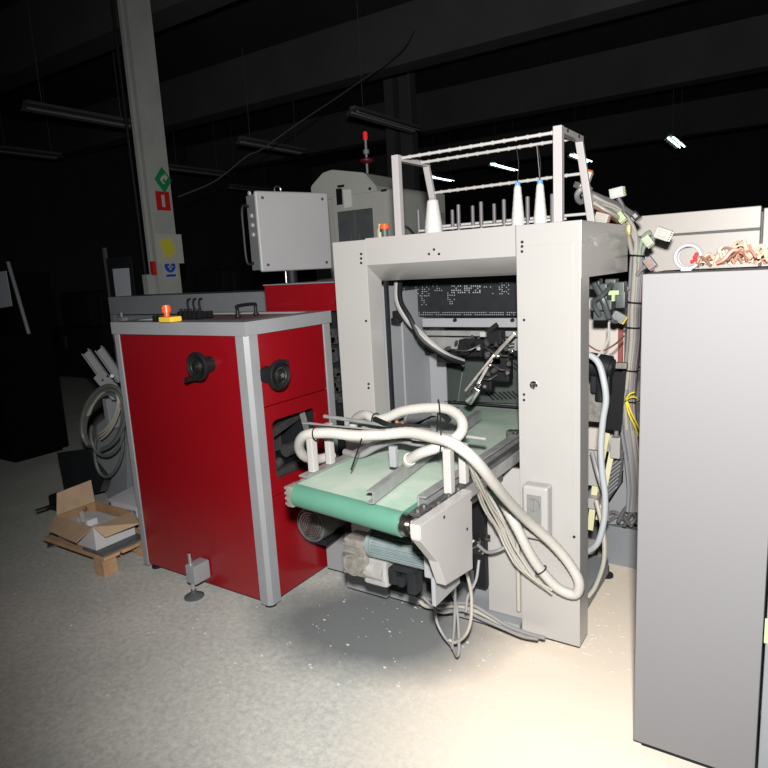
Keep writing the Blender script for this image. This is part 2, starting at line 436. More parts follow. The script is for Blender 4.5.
# dim machines standing far back at left
random.seed(11)
far = [(-10.5, 6.3, 1.6, .8, 1.5, 'dark hunched machine far left in the unlit hall, nearest the black cabinet'), (-8.3, 7.4, 1.3, .7, 1.75, 'dark machine far back between the black cabinet and the column'), (-7.0, 8.6, 1.2, .8, 1.6, 'dark machine far back right of the column, low and boxy')]
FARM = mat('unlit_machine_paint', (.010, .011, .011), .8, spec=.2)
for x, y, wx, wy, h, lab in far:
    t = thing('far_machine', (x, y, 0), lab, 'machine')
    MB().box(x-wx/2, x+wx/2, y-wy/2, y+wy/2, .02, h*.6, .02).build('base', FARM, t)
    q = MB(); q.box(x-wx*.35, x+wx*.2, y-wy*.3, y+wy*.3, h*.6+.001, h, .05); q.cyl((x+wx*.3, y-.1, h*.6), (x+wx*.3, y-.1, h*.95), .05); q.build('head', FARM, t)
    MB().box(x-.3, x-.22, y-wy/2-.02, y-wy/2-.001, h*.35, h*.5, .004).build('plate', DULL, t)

# black cabinet at the left edge with its pole and paper
c0 = at(13, 465, z=0); c1 = at(70, 449, z=0)
zk = at(29, 334, y=c0.y+.09).z-.008
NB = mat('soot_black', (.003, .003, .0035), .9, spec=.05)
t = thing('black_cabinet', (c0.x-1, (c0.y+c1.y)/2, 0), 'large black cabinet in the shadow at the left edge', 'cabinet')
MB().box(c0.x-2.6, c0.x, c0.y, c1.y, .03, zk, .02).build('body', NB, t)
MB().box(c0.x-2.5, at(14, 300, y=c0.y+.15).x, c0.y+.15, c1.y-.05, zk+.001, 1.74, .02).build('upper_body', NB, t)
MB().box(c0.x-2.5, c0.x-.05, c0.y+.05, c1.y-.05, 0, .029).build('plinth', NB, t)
tag(MB().cyl(at(8, 262, y=c0.y+.09), at(29, 334, y=c0.y+.09), .016, seg=10).build('leaning_pole', GREYP), 'thin grey pole leaning beside the black cabinet at far left', 'pole')
MBp = MB(); MBp.prism([at(-12, 273, y=c0.y+.145), at(6, 271, y=c0.y+.145), at(12, 306, y=c0.y+.145), at(-6, 309, y=c0.y+.145)], (0, .004, 0))
tag(MBp.build('paper_sheet', PAPER), 'pale paper sheet fixed to the black cabinet, cut by the left edge', 'paper')
t = thing('notice_board_stand', (at(108, 300, y=3.5).x, 3.5, 0), 'thin dark upright holding a white paper, left of the column', 'stand')
xx = at(107, 280, y=3.5).x
MB().box(xx-.015, xx+.015, 3.5, 3.53, 0, 1.95).build('post', GREYD, t)
MB().box(xx+.0151, xx+.40, 3.505, 3.52, 1.25, 1.85).build('board', BLACKM, t)
MBp = MB(); MBp.prism([at(112.5, 269, y=3.5), at(128.5, 268, y=3.5), at(131, 296.5, y=3.5), at(116, 298, y=3.5)], (0, .004, 0))
tag(MBp.build('paper_sheet', PAPER), 'white paper sheet with a faint drawing, on the board left of the column', 'paper')
V = Vector
CS = V((-.006, .022, -.004))
def atc(u, v, **k):
    k = {a: b + CS['xyz'.index(a)] for a, b in k.items()}
    return at(u, v, **k) - CS
# ================================================================== red cabinet
t = thing('red_cabinet', (-2.54, 2.09, 0), 'large red machine cabinet with grey corner posts and two black handwheels, left of the conveyor', 'cabinet')
X0, X1, Y0, Y1 = -3.03, -2.05, 1.75, 2.36
q = MB(); q.prism([(-2.118, 1.75, .03), (-2.068, 1.75, .03), (-2.05, 1.768, .03), (-2.05, 1.822, .03), (-2.118, 1.822, .03)], (0, 0, 1.314)); q.build('corner_post', WHITE2, t)
MB().box(X0, X0+.042, Y0, Y0+.06, .03, 1.344, .006).build('corner_post', WHITE2, t)
MB().box(-2.11, X1, 2.305, Y1, .03, 1.344, .006).build('corner_post', WHITE2, t)
MB().box(X0, X0+.05, 2.305, Y1, .03, 1.344, .006).build('corner_post', WHITE2, t)
MB().box(X0+.044, -2.12, Y0+.005, Y0+.025, .045, 1.342, .002).build('front_panel', RED, t)
MB().box(-2.076, X1-.006, 1.824, 2.303, 1.002, 1.342, .002).build('side_panel', RED, t)
MB().holed('x', -2.076, .02, (1.824, 2.303, .562, .998), (1.872, 2.20, .632, .925), .03).build('window_panel', RED, t)
MB().box(-2.076, X1-.006, 1.824, 2.303, .045, .558, .002).build('lower_side_panel', RED, t)
q = MB(); q.box(X0+.052, -2.12, 2.33, 2.35, .045, 1.342); q.build('back_panel', RED, t)
MB().box(X0+.005, X0+.025, 1.812, 2.303, .045, 1.342).build('left_side_panel', RED, t)
MB().box(-2.95, -2.08, 1.80, 2.31, .03, .06).build('bottom_plate', BLACKM, t)
lid = MB().holed('z', 1.345, .062, (X0-.006, X1+.006, Y0-.006, Y1+.006), (X0+.06, X1-.10, Y0+.10, Y1-.05), .02).build('lid', WHITE2, t)
MB().box(X0+.055, X1-.095, Y0+.095, Y1-.045, 1.375, 1.398, .002).build('lid_panel', mat('lid_red_sheen', (.24, .15, .15), .45, noise=.3, nscale=6), lid)  # bright reflection on the red panel is put into its greyish-pink colour
q = MB(); e = .0; h0 = atc(238, 317, z=1.408); h1 = atc(256, 314.5, z=1.408)
q.tube([h0, h0+V((0, 0, .04)), h0+V((.006, 0, .055)), h1+V((-.006, 0, .055)), h1+V((0, 0, .04)), h1], .009, 10, smooth=4)
q.cyl(h0, h0+V((0, 0, .008)), .016); q.cyl(h1, h1+V((0, 0, .008)), .016); q.build('lid_handle', BLACK, lid, label='black bow handle')
p = atc(169, 322, z=1.408)
sw = MB().box(p.x-.04, p.x+.05, p.y-.03, p.y+.04, 1.408, 1.435, .006).build('switch_base', YELP, t, label='yellow switch base')
q = MB(); q.cyl((p.x-.01, p.y, 1.436), (p.x-.01, p.y, 1.455), .014); q.cyl((p.x-.01, p.y, 1.455), (p.x-.01, p.y, 1.49), .025, .022, bev=.004); q.build('stop_button', ORANGE, sw, label='orange-red emergency stop button')
p = atc(158, 322, z=1.408); q = MB(); q.box(p.x-.03, p.x-.006, p.y-.01, p.y+.02, 1.408, 1.44, .004); q.box(p.x+.004, p.x+.024, p.y-.01, p.y+.02, 1.408, 1.438, .004); q.build('latch', BLACK, t)
p = atc(207, 317.5, z=1.408); q = MB(); q.box(p.x-.03, p.x-.005, p.y-.01, p.y+.02, 1.408, 1.44, .004); q.box(p.x+.005, p.x+.03, p.y-.01, p.y+.02, 1.408, 1.442, .004); q.build('latch', BLACK, t)
q = MB(); p0 = atc(179, 318.5, z=1.408)
for k in range(5):
    q.box(p0.x+k*.035, p0.x+k*.035+.027, p0.y-.01, p0.y+.03, 1.408, 1.445, .003); q.cyl((p0.x+k*.035+.013, p0.y+.01, 1.445), (p0.x+k*.035+.013, p0.y+.01, 1.458), .009, seg=8)
q.build('valve_block', BLACK, t)
for k in range(3):
    q = MB(); c = V((p0.x+.045+k*.045, p0.y+.035, 1.46))
    q.tube([c+V((0, 0, -.04)), c+V((-.004, 0, .0)), c+V((-.008, 0, .02)), c+V((0, 0, .042)), c+V((.016, 0, .046))], .006, 8); q.build('hook', BLACK, t)
# window inside
q = MB(); q.box(-2.55, -2.10, 1.85, 2.29, .60, .62); q.box(-2.56, -2.54, 1.85, 2.29, .6, 1.0); q.box(-2.56, -2.085, 1.84, 1.855, .6, 1.0); q.box(-2.56, -2.085, 2.28, 2.295, .6, 1.0); q.box(-2.56, -2.085, 1.84, 2.29, .98, 1.0)
q.build('window_recess', BLACKM, t)
q = MB(); q.box(-2.14, -2.10, 1.87, 2.27, .621, .655, .004); q.box(-2.30, -2.20, 1.95, 2.03, .621, .83, .008); q.bar((-2.18, 1.88, .80), (-2.22, 2.24, .86), .03, .04); q.cyl((-2.20, 2.1, .70), (-2.20, 2.25, .70), .035); q.box(-2.42, -2.36, 2.1, 2.25, .65, .9, .006); q.bar((-2.12, 2.23, .65), (-2.16, 2.20, .93), .03, .03)
q.cyl((-2.12, 1.93, .68), (-2.12, 1.97, .69), .025); q.build('inner_mechanism', DARKSTEEL, t)
# handwheels
def handwheel(c, ax, side, crank, length, par):
    c = V(c); ax = V(ax)
    q = MB(); q.lathe(c, ax, [(0, -.004), (.03, -.004), (.056, 0), (.066, .004), (.070, .012), (.068, .022), (.060, .026), (.052, .02), (.03, .014), (.022, .03), (0, .032)], 32)
    wheel = q.build('handwheel', BLACK, par)
    q = MB(); q.cyl(c - ax*length, c - ax*.005, .040, .036, seg=24, bev=.004); q.box(*(k for i_ in range(3) for k in sorted(((c - ax*length)[i_] - .03, (c - ax*.03)[i_] + .03))), bev=.006); q.build('wheel_bracket', BLACK, wheel)
    q = MB(); k = c + crank + ax*.02; q.cyl(k, k+ax*.012, .013); q.cyl(k+ax*.012, k+ax*.05, .010, .014, bev=.003); q.build('crank_knob', BLACK, wheel)
    q = MB(); q.cyl(c+ax*.031, c+ax*.036, .011); q.torus(c+ax*.024, ax, .034, .0025, 24, 6); q.build('dial', STEEL, wheel)
pw = atc(200, 366, y=1.695); handwheel(pw, (0, -1, 0), V((1, 0, 0.4)), V((-.026, 0, -.055)), .068, t)
pw = atc(277, 375, x=-1.975); handwheel(pw, (1, 0, 0), V((0, -1, .3)), V((0, .0, .062)), .07, t)
# levelling foot
f = atc(196, 598, z=0)
q = MB(); q.box(f.x-.035, f.x+.035, f.y-.02, 1.752, .085, .185, .008); fb = q.build('levelling_foot', WHITE2, t)
MB().cyl((f.x-.012, f.y, .036), (f.x-.012, f.y, .245), .010, seg=12).build('threaded_rod', CHROME, fb)
q = MB(); q.lathe((f.x-.012, f.y, 0), (0, 0, 1), [(0, 0), (.05, 0), (.05, .01), (.03, .022), (.014, .028), (.014, .045), (0, .045)]); q.build('foot_pad', GREYD, fb)
for xx, yy in ((-2.1, 2.31), (-2.98, 2.31), (-2.98, 1.8), (-2.1, 1.8)):
    MB().lathe((xx, yy, .004), (0, 0, 1), [(0, 0), (.03, 0), (.03, .012), (.012, .018), (.012, .034), (0, .034)], 14).build('foot', BLACKM, t)

t.location += CS

# ================================================================== sewing machine frame
G = thing('sewing_machine', (-1.2, 2.55, 0), 'tall white gantry-shaped sewing machine in the middle, open inside, with a wide right post', 'machine')
q = MB(); q.box(-1.79, -1.605, 2.10, 2.213, .06, 1.733, .004); q.box(-1.79, -1.75, 2.214, 2.60, .06, 1.73); q.build('left_post', WHITE, G)
q = MB(); q.prism([(-1.604, 2.098, 1.622), (-1.604, 2.098, 1.737), (-1.604, 2.22, 1.737), (-1.604, 2.22, 1.549), (-1.604, 2.21, 1.549)], (.691, 0, 0)); q.build('front_beam', WHITE, G)
q = MB(); q.box(-.912, -.6675, 2.10, 2.214, .055, 1.736, .003); q.build('right_post', WHITE, G)
a0 = at(524, 243, y=2.1); a1 = at(574, 537, y=2.1)
MB().box(-.893, -.695, 2.0975, 2.0999, a1.z, a0.z-.012, .0008).build('post_door', WHITE, G)
q = MB(); q.box(-.6674, -.6655, 2.103, 2.83, 1.53, 1.735, .0006); q.box(-.69, -.6675, 2.2145, 2.83, 1.53, 1.735); q.build('side_header', WHITE, G)
MB().box(-1.79, -1.77, 2.601, 2.83, 1.53, 1.732, .004).build('side_header', WHITE, G)
MB().box(-1.785, -.691, 2.221, 2.83, 1.722, 1.735).build('top_plate', WHITE, G)
MB().box(-1.79, -1.74, 2.775, 2.829, .055, 1.529, .004).build('rear_post', WHITE2, G)
# screws and lock
q = MB()
for (u, v) in ((522, 242), (522, 246.5), (522, 251.5), (524, 320), (524, 394.5), (524, 400), (361, 254), (361, 258.5), (361, 263), (366, 321), (368.5, 384), (368.5, 388), (429, 254), (434, 249.5), (439, 254), (574, 537)):
    p = at(u, v, y=2.0972); q.cyl(p+V((0, .004, 0)), p+V((0, -.001, 0)), .0055, seg=10)
q.build('screw', BLACKM, G)
p = at(534, 385, y=2.097); q = MB(); q.lathe(p, (0, -1, 0), [(0, 0), (.016, 0), (.016, .004), (.010, .008), (.008, .003), (0, .003)], 20); q.build('door_lock', CHROME, G)
# switch box on right post
p0 = at(527, 481, y=2.095); p1 = at(552, 534, y=2.095); 
sb = MB().box(p0.x, p1.x+.004, 2.035, 2.0965, p1.z-.012, p0.z+.004, .012, seg=3).build('switch_box', WHITE, G)
zc = (p0.z+p1.z)/2
q = MB(); cx = (p0.x+p1.x)/2
q.box(cx-.029, cx+.029, 2.031, 2.0345, zc-.045, zc+.072, .001); q.cyl((cx, 2.031, zc+.035), (cx, 2.022, zc+.035), .024, seg=24); q.box(cx-.004, cx+.004, 2.016, 2.022, zc+.012, zc+.058, .001); q.build('rotary_switch', mat('switch_grey', (.17, .175, .17), .5), sb)
for s in (-1, 1):
    MB().cyl((cx+s*.04, 2.036, p1.z+.005), (cx+s*.04, 2.032, p1.z+.005), .004, seg=8).build('box_screw', STEEL, sb)
# inside: side plates
q = MB(); q.box(-1.655, -1.64, 2.25, 2.42, .86, 1.52, .003); q.box(-1.66, -1.645, 2.43, 2.70, .80, 1.49, .003); q.bar((-1.63, 2.26, .86), (-1.63, 2.26, 1.52), .03, .02); q.box(-1.655, -1.55, 2.70, 2.715, .8, 1.36, .003); q.box(-1.64, -1.632, 2.42, 2.43, .86, 1.50)
q.build('inner_side_plate', WHITE2, G)
MB().box(-1.604, -1.590, 2.225, 2.245, .86, 1.548).build('door_seal', BLACKM, G)
p = at(398, 317, y=2.32); q = MB(); q.box(p.x-.02, p.x+.02, 2.30, 2.33, p.z-.02, p.z+.03, .004); q.box(p.x-.01, p.x+.03, 2.27, 2.30, p.z-.03, p.z+.0, .004); q.build('hose_clamp', BLACK, G)
for (u, v) in ((428, 392),):
    p = at(u, v, y=2.69); q = MB(); q.cyl(p, p+V((0, -.02, 0)), .012, seg=12); q.build('bolt_head', DARKSTEEL, G)
# perforated guard; raised pale dots paint in the light showing through its holes
YB = 2.60
a = at(392, 279, y=YB); b_ = at(522, 316, y=YB)
q = MB(); q.box(a.x, b_.x+.06, YB, YB+.01, b_.z+.0, 1.62); random.seed(5)
def dots(u0, u1, v0, v1, pr, st=2.15, r=.0021):
    u = u0
    while u < u1:
        v = v0
        while v < v1:
            if random.random() < pr:
                p = at(u, v, y=YB-.0005); q.box(p.x-r, p.x+r, YB-.002, YB-.0005, p.z-r, p.z+r, mi=1)
            v += st
        u += st
dots(400, 407, 286, 297, .6); dots(416, 431, 285, 296, .6); dots(422, 428, 296, 307, .5); dots(433, 443, 284, 291, .4)
dots(452, 480, 286, 293.5, .75, r=.0027); dots(480, 500, 287, 295, .4); dots(500, 512, 283, 294, .4); dots(448, 456, 293, 305, .6); dots(415, 517, 312.5, 316, .9); 
q.build('perforated_guard', [BLACKM, mat('hole_light_dot', (.30, .33, .33), .5)], G)
q = MB(); a = at(424, 318, y=2.48); b_ = at(520, 327, y=2.48); q.box(a.x, -.92, 2.46, 2.48, b_.z, a.z, .003); q.build('cross_bar', WHITE2, G)
q = MB()
for u in (455.5, 513): p = at(u, 320, y=2.459); q.cyl(p, p+V((0, -.012, 0)), .0085, seg=10)
q.build('knob_screw', BLACK, G)
q = MB(); a = at(428, 330, y=2.52); b_ = at(515, 335.5, y=2.52); q.box(a.x, -.92, 2.50, 2.52, b_.z-.003, a.z, .002); q.box(a.x, -.92, 2.51, 2.53, b_.z-.07, b_.z-.012, .003); q.build('slide_rail', ALU, G)
# dark mechanism: heads, cylinders, brackets
q = MB()
a = at(425, 341, y=2.56); b_ = at(515, 352, y=2.56); q.box(a.x, -.92, 2.55, 2.60, b_.z-.02, a.z, .004)
p = at(467, 347, y=2.42); q.cyl(p+V((0, -.03, 0)), p+V((0, .10, 0)), .034); q.cyl(p+V((.0, -.045, 0)), p+V((0, -.03, 0)), .024)
q.box(p.x-.06, p.x+.15, 2.45, 2.53, p.z-.05, p.z+.03, .006)
p = at(492, 335, y=2.40); q.box(p.x-.03, p.x+.05, 2.38, 2.44, p.z-.04, p.z+.015, .004); q.bar(p+V((-.02, -.02, .01)), p+V((.035, -.02, .05)), .014, .02)
p = at(489, 352, y=2.40); q.sphere(p, .028, (1.2, 1, .8)); q.box(p.x-.02, p.x+.06, 2.40, 2.46, p.z-.06, p.z+.01, .006)
p = at(500, 368, y=2.42); q.box(p.x-.05, p.x+.05, 2.40, 2.46, p.z-.06, p.z+.05, .008); p = at(487, 383, y=2.42); q.box(p.x-.035, p.x+.03, 2.40, 2.45, p.z-.03, p.z+.06, .006)
p = at(452, 358, y=2.45); q.box(p.x-.07, p.x+.03, 2.42, 2.50, p.z-.02, p.z+.02, .006)
q.build('sewing_head', BLACK, G)
q = MB(); random.seed(15)
for (u, v, y, r_) in ((486, 341, 2.36, .011), (496, 343, 2.36, .008), (505, 346, 2.35, .010), (478, 349, 2.38, .009), (487, 357, 2.36, .012), (500, 354, 2.34, .007), (509, 362, 2.35, .010), (497, 368, 2.37, .013), (507, 374, 2.37, .009), (488, 372, 2.37, .010), (484, 386, 2.37, .008), (450, 348, 2.40, .010), (457, 341, 2.40, .007), (442, 352, 2.42, .008), (473, 338, 2.40, .008)):
    p = at(u, v, y=y); d_ = V((random.uniform(-1, 1), -1.2, random.uniform(-1, 1))).normalized()
    q.cyl(p, p+d_*r_*2.2, r_, seg=12, bev=.001); q.cyl(p+d_*r_*2.2, p+d_*r_*2.9, r_*.55, seg=8)
for (a_, b2) in (((455, 350), (480, 345)), ((485, 347), (508, 356)), ((490, 363), (510, 370)), ((480, 378), (497, 375)), ((500, 338), (514, 344))):
    q.tube([at(*a_, y=2.36), at((a_[0]+b2[0])/2, (a_[1]+b2[1])/2+3, y=2.33), at(*b2, y=2.36)], .004, 6)
q.build('head_fittings', DARKSTEEL, G)
p = at(483, 334, y=2.37); MB().box(p.x-.012, p.x+.015, 2.36, 2.378, p.z-.012, p.z+.010, .002).build('white_tab', WHITE, G)
q = MB(); q.bar(at(515, 333, y=2.33), at(493, 357, y=2.31), .012, .018, .003); q.bar(at(494, 355, y=2.31), at(465, 391, y=2.27), .014, .012, .002); 
for u, v in ((498, 356), (490, 365), (484, 373)): p = at(u, v, y=2.32); q.sphere(p, .012, seg=8)
q.bar(at(492, 359, y=2.33), at(478, 384, y=2.31), .02, .012)
arm = q.build('lever_arm', STEEL, G)
p = at(472, 396, y=2.28); M = frame(p, at(466, 404, y=2.27)-at(477, 388, y=2.28)); q = MB(M); q.box(-.045, .04, -.014, .014, -.02, .02, .008); q.cyl((-.05, 0, 0), (-.07, 0, 0), .010); q.build('gripper_head', CHROME, arm, label='bright metal gripper head')
p = at(512, 351, y=2.33); MB().sphere(p, .009, (1.3, 1, .8)).build('chrome_knob', CHROME, G)
# smoked plates at the back, with slots
q = MB(); q.prism([at(437, 360, y=2.80), at(462, 366, y=2.77), at(457, 400, y=2.77), at(432, 405, y=2.80)], (0, .006, 0)); q.prism([at(465, 360, y=2.77), at(522, 352, y=2.77), at(522, 404, y=2.77), at(458, 401, y=2.77)], (0, .006, 0)); q.build('back_plate', GLASSG, G)
q = MB()
for k in range(7):
    p = at(486+k*4.3, 393-k*.3, y=2.765); q.bar(p, p+V((.045, 0, -.035)), .003, .007)
for k in range(6):
    p = at(496+k*4.4, 365-k*.5, y=2.765); q.bar(p, p+V((.04, 0, -.035)), .003, .006)
q.build('slot', BLACK, G)
a = at(446, 402, y=2.72); b_ = at(520, 406, y=2.72); MB().box(a.x, -.92, 2.70, 2.72, b_.z, a.z+.006).build('lower_rail', BLACKM, G)
MB().box(-1.74, at(588, 350, y=2.84).x, 2.835, 2.845, .5, 1.70).build('rear_cover', mat('rear_cover_grey', (.16, .175, .18), .5, noise=.3, nscale=6), G)
MB().box(-1.74, -.92, 2.55, 2.59, .46, .66).build('lower_cross_beam', GREYD, G)
# lower body
q = MB(); xl = at(487, 540, y=2.14).x; q.box(xl, -.915, 2.14, 2.16, .087, .76, .003); q.box(xl, xl+.02, 2.16, 2.34, .141, .76); q.build('lower_panel', WHITE, G)
p0 = at(516, 540, y=2.09); p1 = at(515, 612, y=2.09)
MB().cyl((p0.x, 2.108, p1.z), (p0.x, 2.108, p0.z), .0095, seg=12).build('vertical_pipe', HOSE2, G)
q = MB(); a = at(472, 478, y=2.11); b_ = at(487, 588, y=2.11); q.box(a.x, b_.x, 2.10, 2.135, b_.z, a.z, .003); q.build('terminal_strip', BLACK, G)
q = MB(); random.seed(8)
for k in range(16):
    u = random.uniform(462, 490); v = random.uniform(531, 552); p = at(u, v, y=2.07); q.cyl(p, p+V((random.uniform(-.02, .02), -.02, random.uniform(-.02, .02))), random.uniform(.004, .009), seg=8)
q.build('air_fittings', STEEL, G)
q = MB(); p = at(473, 545, y=2.08); q.box(p.x-.035, p.x+.045, 2.07, 2.1, p.z-.04, p.z+.03, .006); q.build('fitting_block', BLACKM, G)
q = MB()
for k in range(13):
    u = random.uniform(487, 517); v = 470-(u-487)*.9+random.uniform(-14, 14); p = at(u, v, y=2.25); s_ = random.uniform(.01, .022); q.box(p.x-s_, p.x+s_, 2.22, 2.26, p.z-s_*.7, p.z+s_*.7, .003)
q.build('rail_drive', DARKSTEEL, G)
MB().box(-1.78, -.72, 2.23, 2.77, .055, .14, .006).build('base_frame', GREYP, G)
MB().box(-1.82, -1.58, 2.07, 2.22, .045, .20, .006).build('base_plate', WHITE2, G)
MB().box(-1.575, -.92, 2.09, 2.22, .045, .085, .004).build('base_plate', WHITE2, G)
MB().box(-2.03, -1.825, 2.18, 2.62, .05, .28, .006).build('base_plate', WHITE2, G)
MB().box(-1.74, -1.11, 2.35, 2.37, .141, .74).build('dark_back_sheet', BLACKM, G)
for xx, yy in ((-1.70, 2.3), (-.75, 2.25), (-.75, 2.85), (-1.70, 2.85)):
    MB().lathe((xx, yy, 0), (0, 0, 1), [(0, 0), (.035, 0), (.035, .012), (.014, .018), (.014, .056), (0, .056)], 14).build('machine_foot', BLACKM, G)
# machinery seen through the open right side
q = MB(); random.seed(21)
for (u, v, w_, h_) in ((594, 284, 9, 9), (602, 292, 8, 14), (596, 305, 10, 10), (606, 305, 9, 9), (600, 316, 12, 8), (618, 288, 10, 10), (620, 300, 8, 14), (610, 282, 9, 5)):
    p = at(u, v, y=2.62); k = 2.62/500
    q.box(p.x-w_*k*.5, p.x+w_*k*.5, 2.62, 2.68, p.z-h_*k*.5, p.z+h_*k*.5, .006)
q.tube([at(594, 283, y=2.6), at(603, 300, y=2.58), at(609, 318, y=2.6)], .014, 8); q.tube([at(612, 284, y=2.6), at(604, 294, y=2.56), at(594, 303, y=2.58), at(600, 316, y=2.6)], .010, 8)
q.build('valve_manifold', mat('manifold_metal', (.075, .09, .09), .45, metal=.2, noise=.5, nscale=25), G)
q = MB(); p = at(614, 294, y=2.6); q.box(p.x-.022, p.x+.022, 2.59, 2.62, p.z-.005, p.z+.016, .003); q.box(p.x-.006, p.x+.006, 2.585, 2.61, p.z-.03, p.z); q.build('green_fitting', GREENC, G, label='pale green fitting')
q = MB(); p = at(602, 368, y=2.7); q.cyl(p+V((-.07, 0, .02)), p+V((.05, 0, -.0)), .055, bev=.012); q.cyl(p+V((0, 0, -.15)), p+V((0, 0, -.04)), .03); q.box(p.x-.05, p.x+.04, 2.68, 2.74, p.z-.12, p.z-.03, .01); q.build('side_motor', BLACKM, G)
q = MB(); a = at(588, 395, y=2.75); q.box(a.x-.03, a.x+.07, 2.75, 2.77, a.z-.13, a.z+.03, .004); q.build('slotted_plate', CASTM, G)
q = MB(); q.prism([at(609, 372, y=2.8), at(626, 372, y=2.8), at(621, 431, y=2.8), at(604, 429, y=2.8)], (0, .01, 0)); q.build('black_screen', BLACK, G)
q = MB(); a = at(612, 364, y=2.79); q.box(a.x-.05, a.x+.07, 2.77, 2.8, a.z-.018, a.z+.01, .003); q.build('screen_bracket', CASTM, G)
q = MB(); q.bar(at(607, 433, y=2.74), at(594, 500, y=2.7), .028, .004, up=(0, -1, 0)); q.bar(at(612, 452, y=2.73), at(598, 520, y=2.66), .024, .004, up=(0, -1, 0)); q.bar(at(597, 470, y=2.68), at(590, 530, y=2.62), .028, .004, up=(0, -1, 0)); q.build('cream_belt', YPALE, G)
q = MB(); q.prism([at(607, 463, y=2.82), at(624, 452, y=2.82), at(621, 483, y=2.82), at(604, 506, y=2.82)], (0, .01, 0)); pl = q.build('vent_panel', DARKSTEEL, G)
q = MB()
for k in range(8):
    q.bar(at(608-k*.4, 468+k*4.2, y=2.815), at(622-k*.7, 457+k*4.2, y=2.815), .004, .006)
q.build('vent_slats', GREYP, pl)
q = MB(); q.box(-.80, -.735, 2.6, 2.9, .45, .50, .004); p = at(616, 448, y=2.7); q.box(p.x-.025, p.x+.02, 2.69, 2.73, p.z-.05, p.z+.05, .006); q.box(-.82, -.72, 2.64, 2.66, .55, .72); q.build('side_bracket', WHITE, G)

# ================================================================== belt conveyor
KS = V((0, -.07, 0))
def atk(u, v, **k): return at(u, v, **{a: b + KS['xyz'.index(a)] for a, b in k.items()}) - KS
K = thing('belt_conveyor', (-1.24, 2.1, 0), 'green belt conveyor sticking out from the white machine towards the viewer', 'conveyor')
BX0, BX1, BZ = -1.494, -1.006, .85
r = .042
b = MB(); prof = []
for k in range(13):
    an = -PI/2 - k*PI/12; prof.append((1.425 + r*math.cos(an), BZ-r + r*math.sin(an)))
prof += [(2.84, BZ), (2.84, BZ-2*r)]
# prof goes from the bottom front round the nose to the top, then back
def bp(x, yz): return (x, yz[0] + (x-BX1)*-.12*(1 if yz[0] < 2 else 0), yz[1])
n = 14; xs = [BX0 + (BX1-BX0)*i/n for i in range(n+1)]
vv = [[b._v(bp(x, p)) for p in prof] for x in xs]
m_ = len(prof)
for i in range(n):
    for k in range(m_-1):
        f = b.bm.faces.new((vv[i][k], vv[i+1][k], vv[i+1][k+1], vv[i][k+1])); f.material_index = 1 if k >= m_-3 else 0
b.bm.faces.new(vv[0][::-1]); b.bm.faces.new(vv[-1])
BELTO = b.build('belt', [BELT, DUSTY], K)
q = MB(); q.cyl((BX1+.0005, 1.425, BZ-r), (BX1+.022, 1.425, BZ-r), .037); q.cyl((BX1+.022, 1.425, BZ-r), (-.922, 1.425, BZ-r), .018); q.cyl((BX1+.035, 1.425, BZ-r), (BX1+.045, 1.425, BZ-r), .03); q.build('nose_roller', STEEL, K)
q = MB(); q.box(BX0-.035, BX0-.002, 1.455, 1.53, BZ-.085, BZ-.005, .006)
for k in range(4): q.box(BX0-.045, BX0-.034, 1.46, 1.52, BZ-.08+k*.02, BZ-.07+k*.02, .002)
q.build('roller_bearing', CASTM, K)
q = MB(); q.box(BX0-.030, BX0-.003, 1.531, 2.83, BZ-.07, BZ-.003, .003); q.box(BX0-.05, BX0-.003, 1.55, 2.09, BZ-.002, BZ+.006, .002); q.build('side_rail', ALU, K)
q = MB(); q.box(-.998, -.93, 1.50, 2.83, BZ-.06, BZ-.012, .003); q.build('side_rail', ALU, K)
q = MB(); q.box(-.998, -.990, 1.50, 2.83, BZ-.010, BZ+.028, .001); q.box(-.989, -.965, 1.50, 2.83, BZ-.011, BZ-.004, .001); q.box(-.989, -.965, 1.50, 2.83, BZ+.022, BZ+.028, .001); q.build('edge_guide', ALU, K)
q = MB(); q.box(-.960, -.935, 1.50, 2.83, BZ-.011, BZ+.004, .002)
for k in range(3): q.cyl((-.92, 1.50+k*.07, BZ-.0), (-.92, 1.50+k*.07, BZ+.022), .008, seg=10)
q.build('tee_slot_strip', DARKSTEEL, K)
g0 = atk(373, 498, z=BZ+.03); g1 = atk(481, 415, z=BZ+.04)
q = MB(); q.bar(g0, g1, .004, .042); dd = (g1-g0).normalized(); sd = dd.cross(V((0, 0, 1)))
q.bar(g0+sd*-.012+V((0, 0, -.019)), g1+sd*-.012+V((0, 0, -.019)), .024, .004); q.bar(g0+sd*-.012+V((0, 0, .019)), g1+sd*-.012+V((0, 0, .019)), .024, .004); q.build('guide_rail', ALU, K)
# uprights
def upright(x, y, z0, z1, w_=.032):
    q = MB(); q.box(x-w_*.45, x+w_*.45, y-w_/2, y+w_/2, z0, z1, .004); return q.build('upright', WHITE, K)
upright(-1.515, 1.605, BZ+.007, 1.022); upright(-1.515, 1.71, BZ+.007, 1.022, .03)
upright(-.942, 1.62, BZ+.005, 1.01); upright(-.942, 1.73, BZ+.005, .995, .03)
q = MB(); q.cyl((-1.565, 1.655, 1.028), (-.91, 1.70, 1.003), .007, seg=12); q.cyl((-1.55, 1.60, 1.045), (-1.2, 1.64, 1.04), .003, seg=8); q.build('cross_rod', ALU, K)
q = MB(); q.cyl((-1.58, 1.77, 1.03), (-.90, 1.83, .99), .008, seg=12); q.build('cross_rod', ALU, K)
q = MB(); c = atk(393, 446, y=1.68); c2 = atk(396, 470, y=1.68); q.box(c.x-.014, c.x+.014, 1.67, 1.69, BZ+.045, c.z, .003); q.build('hanger', WHITE2, K)
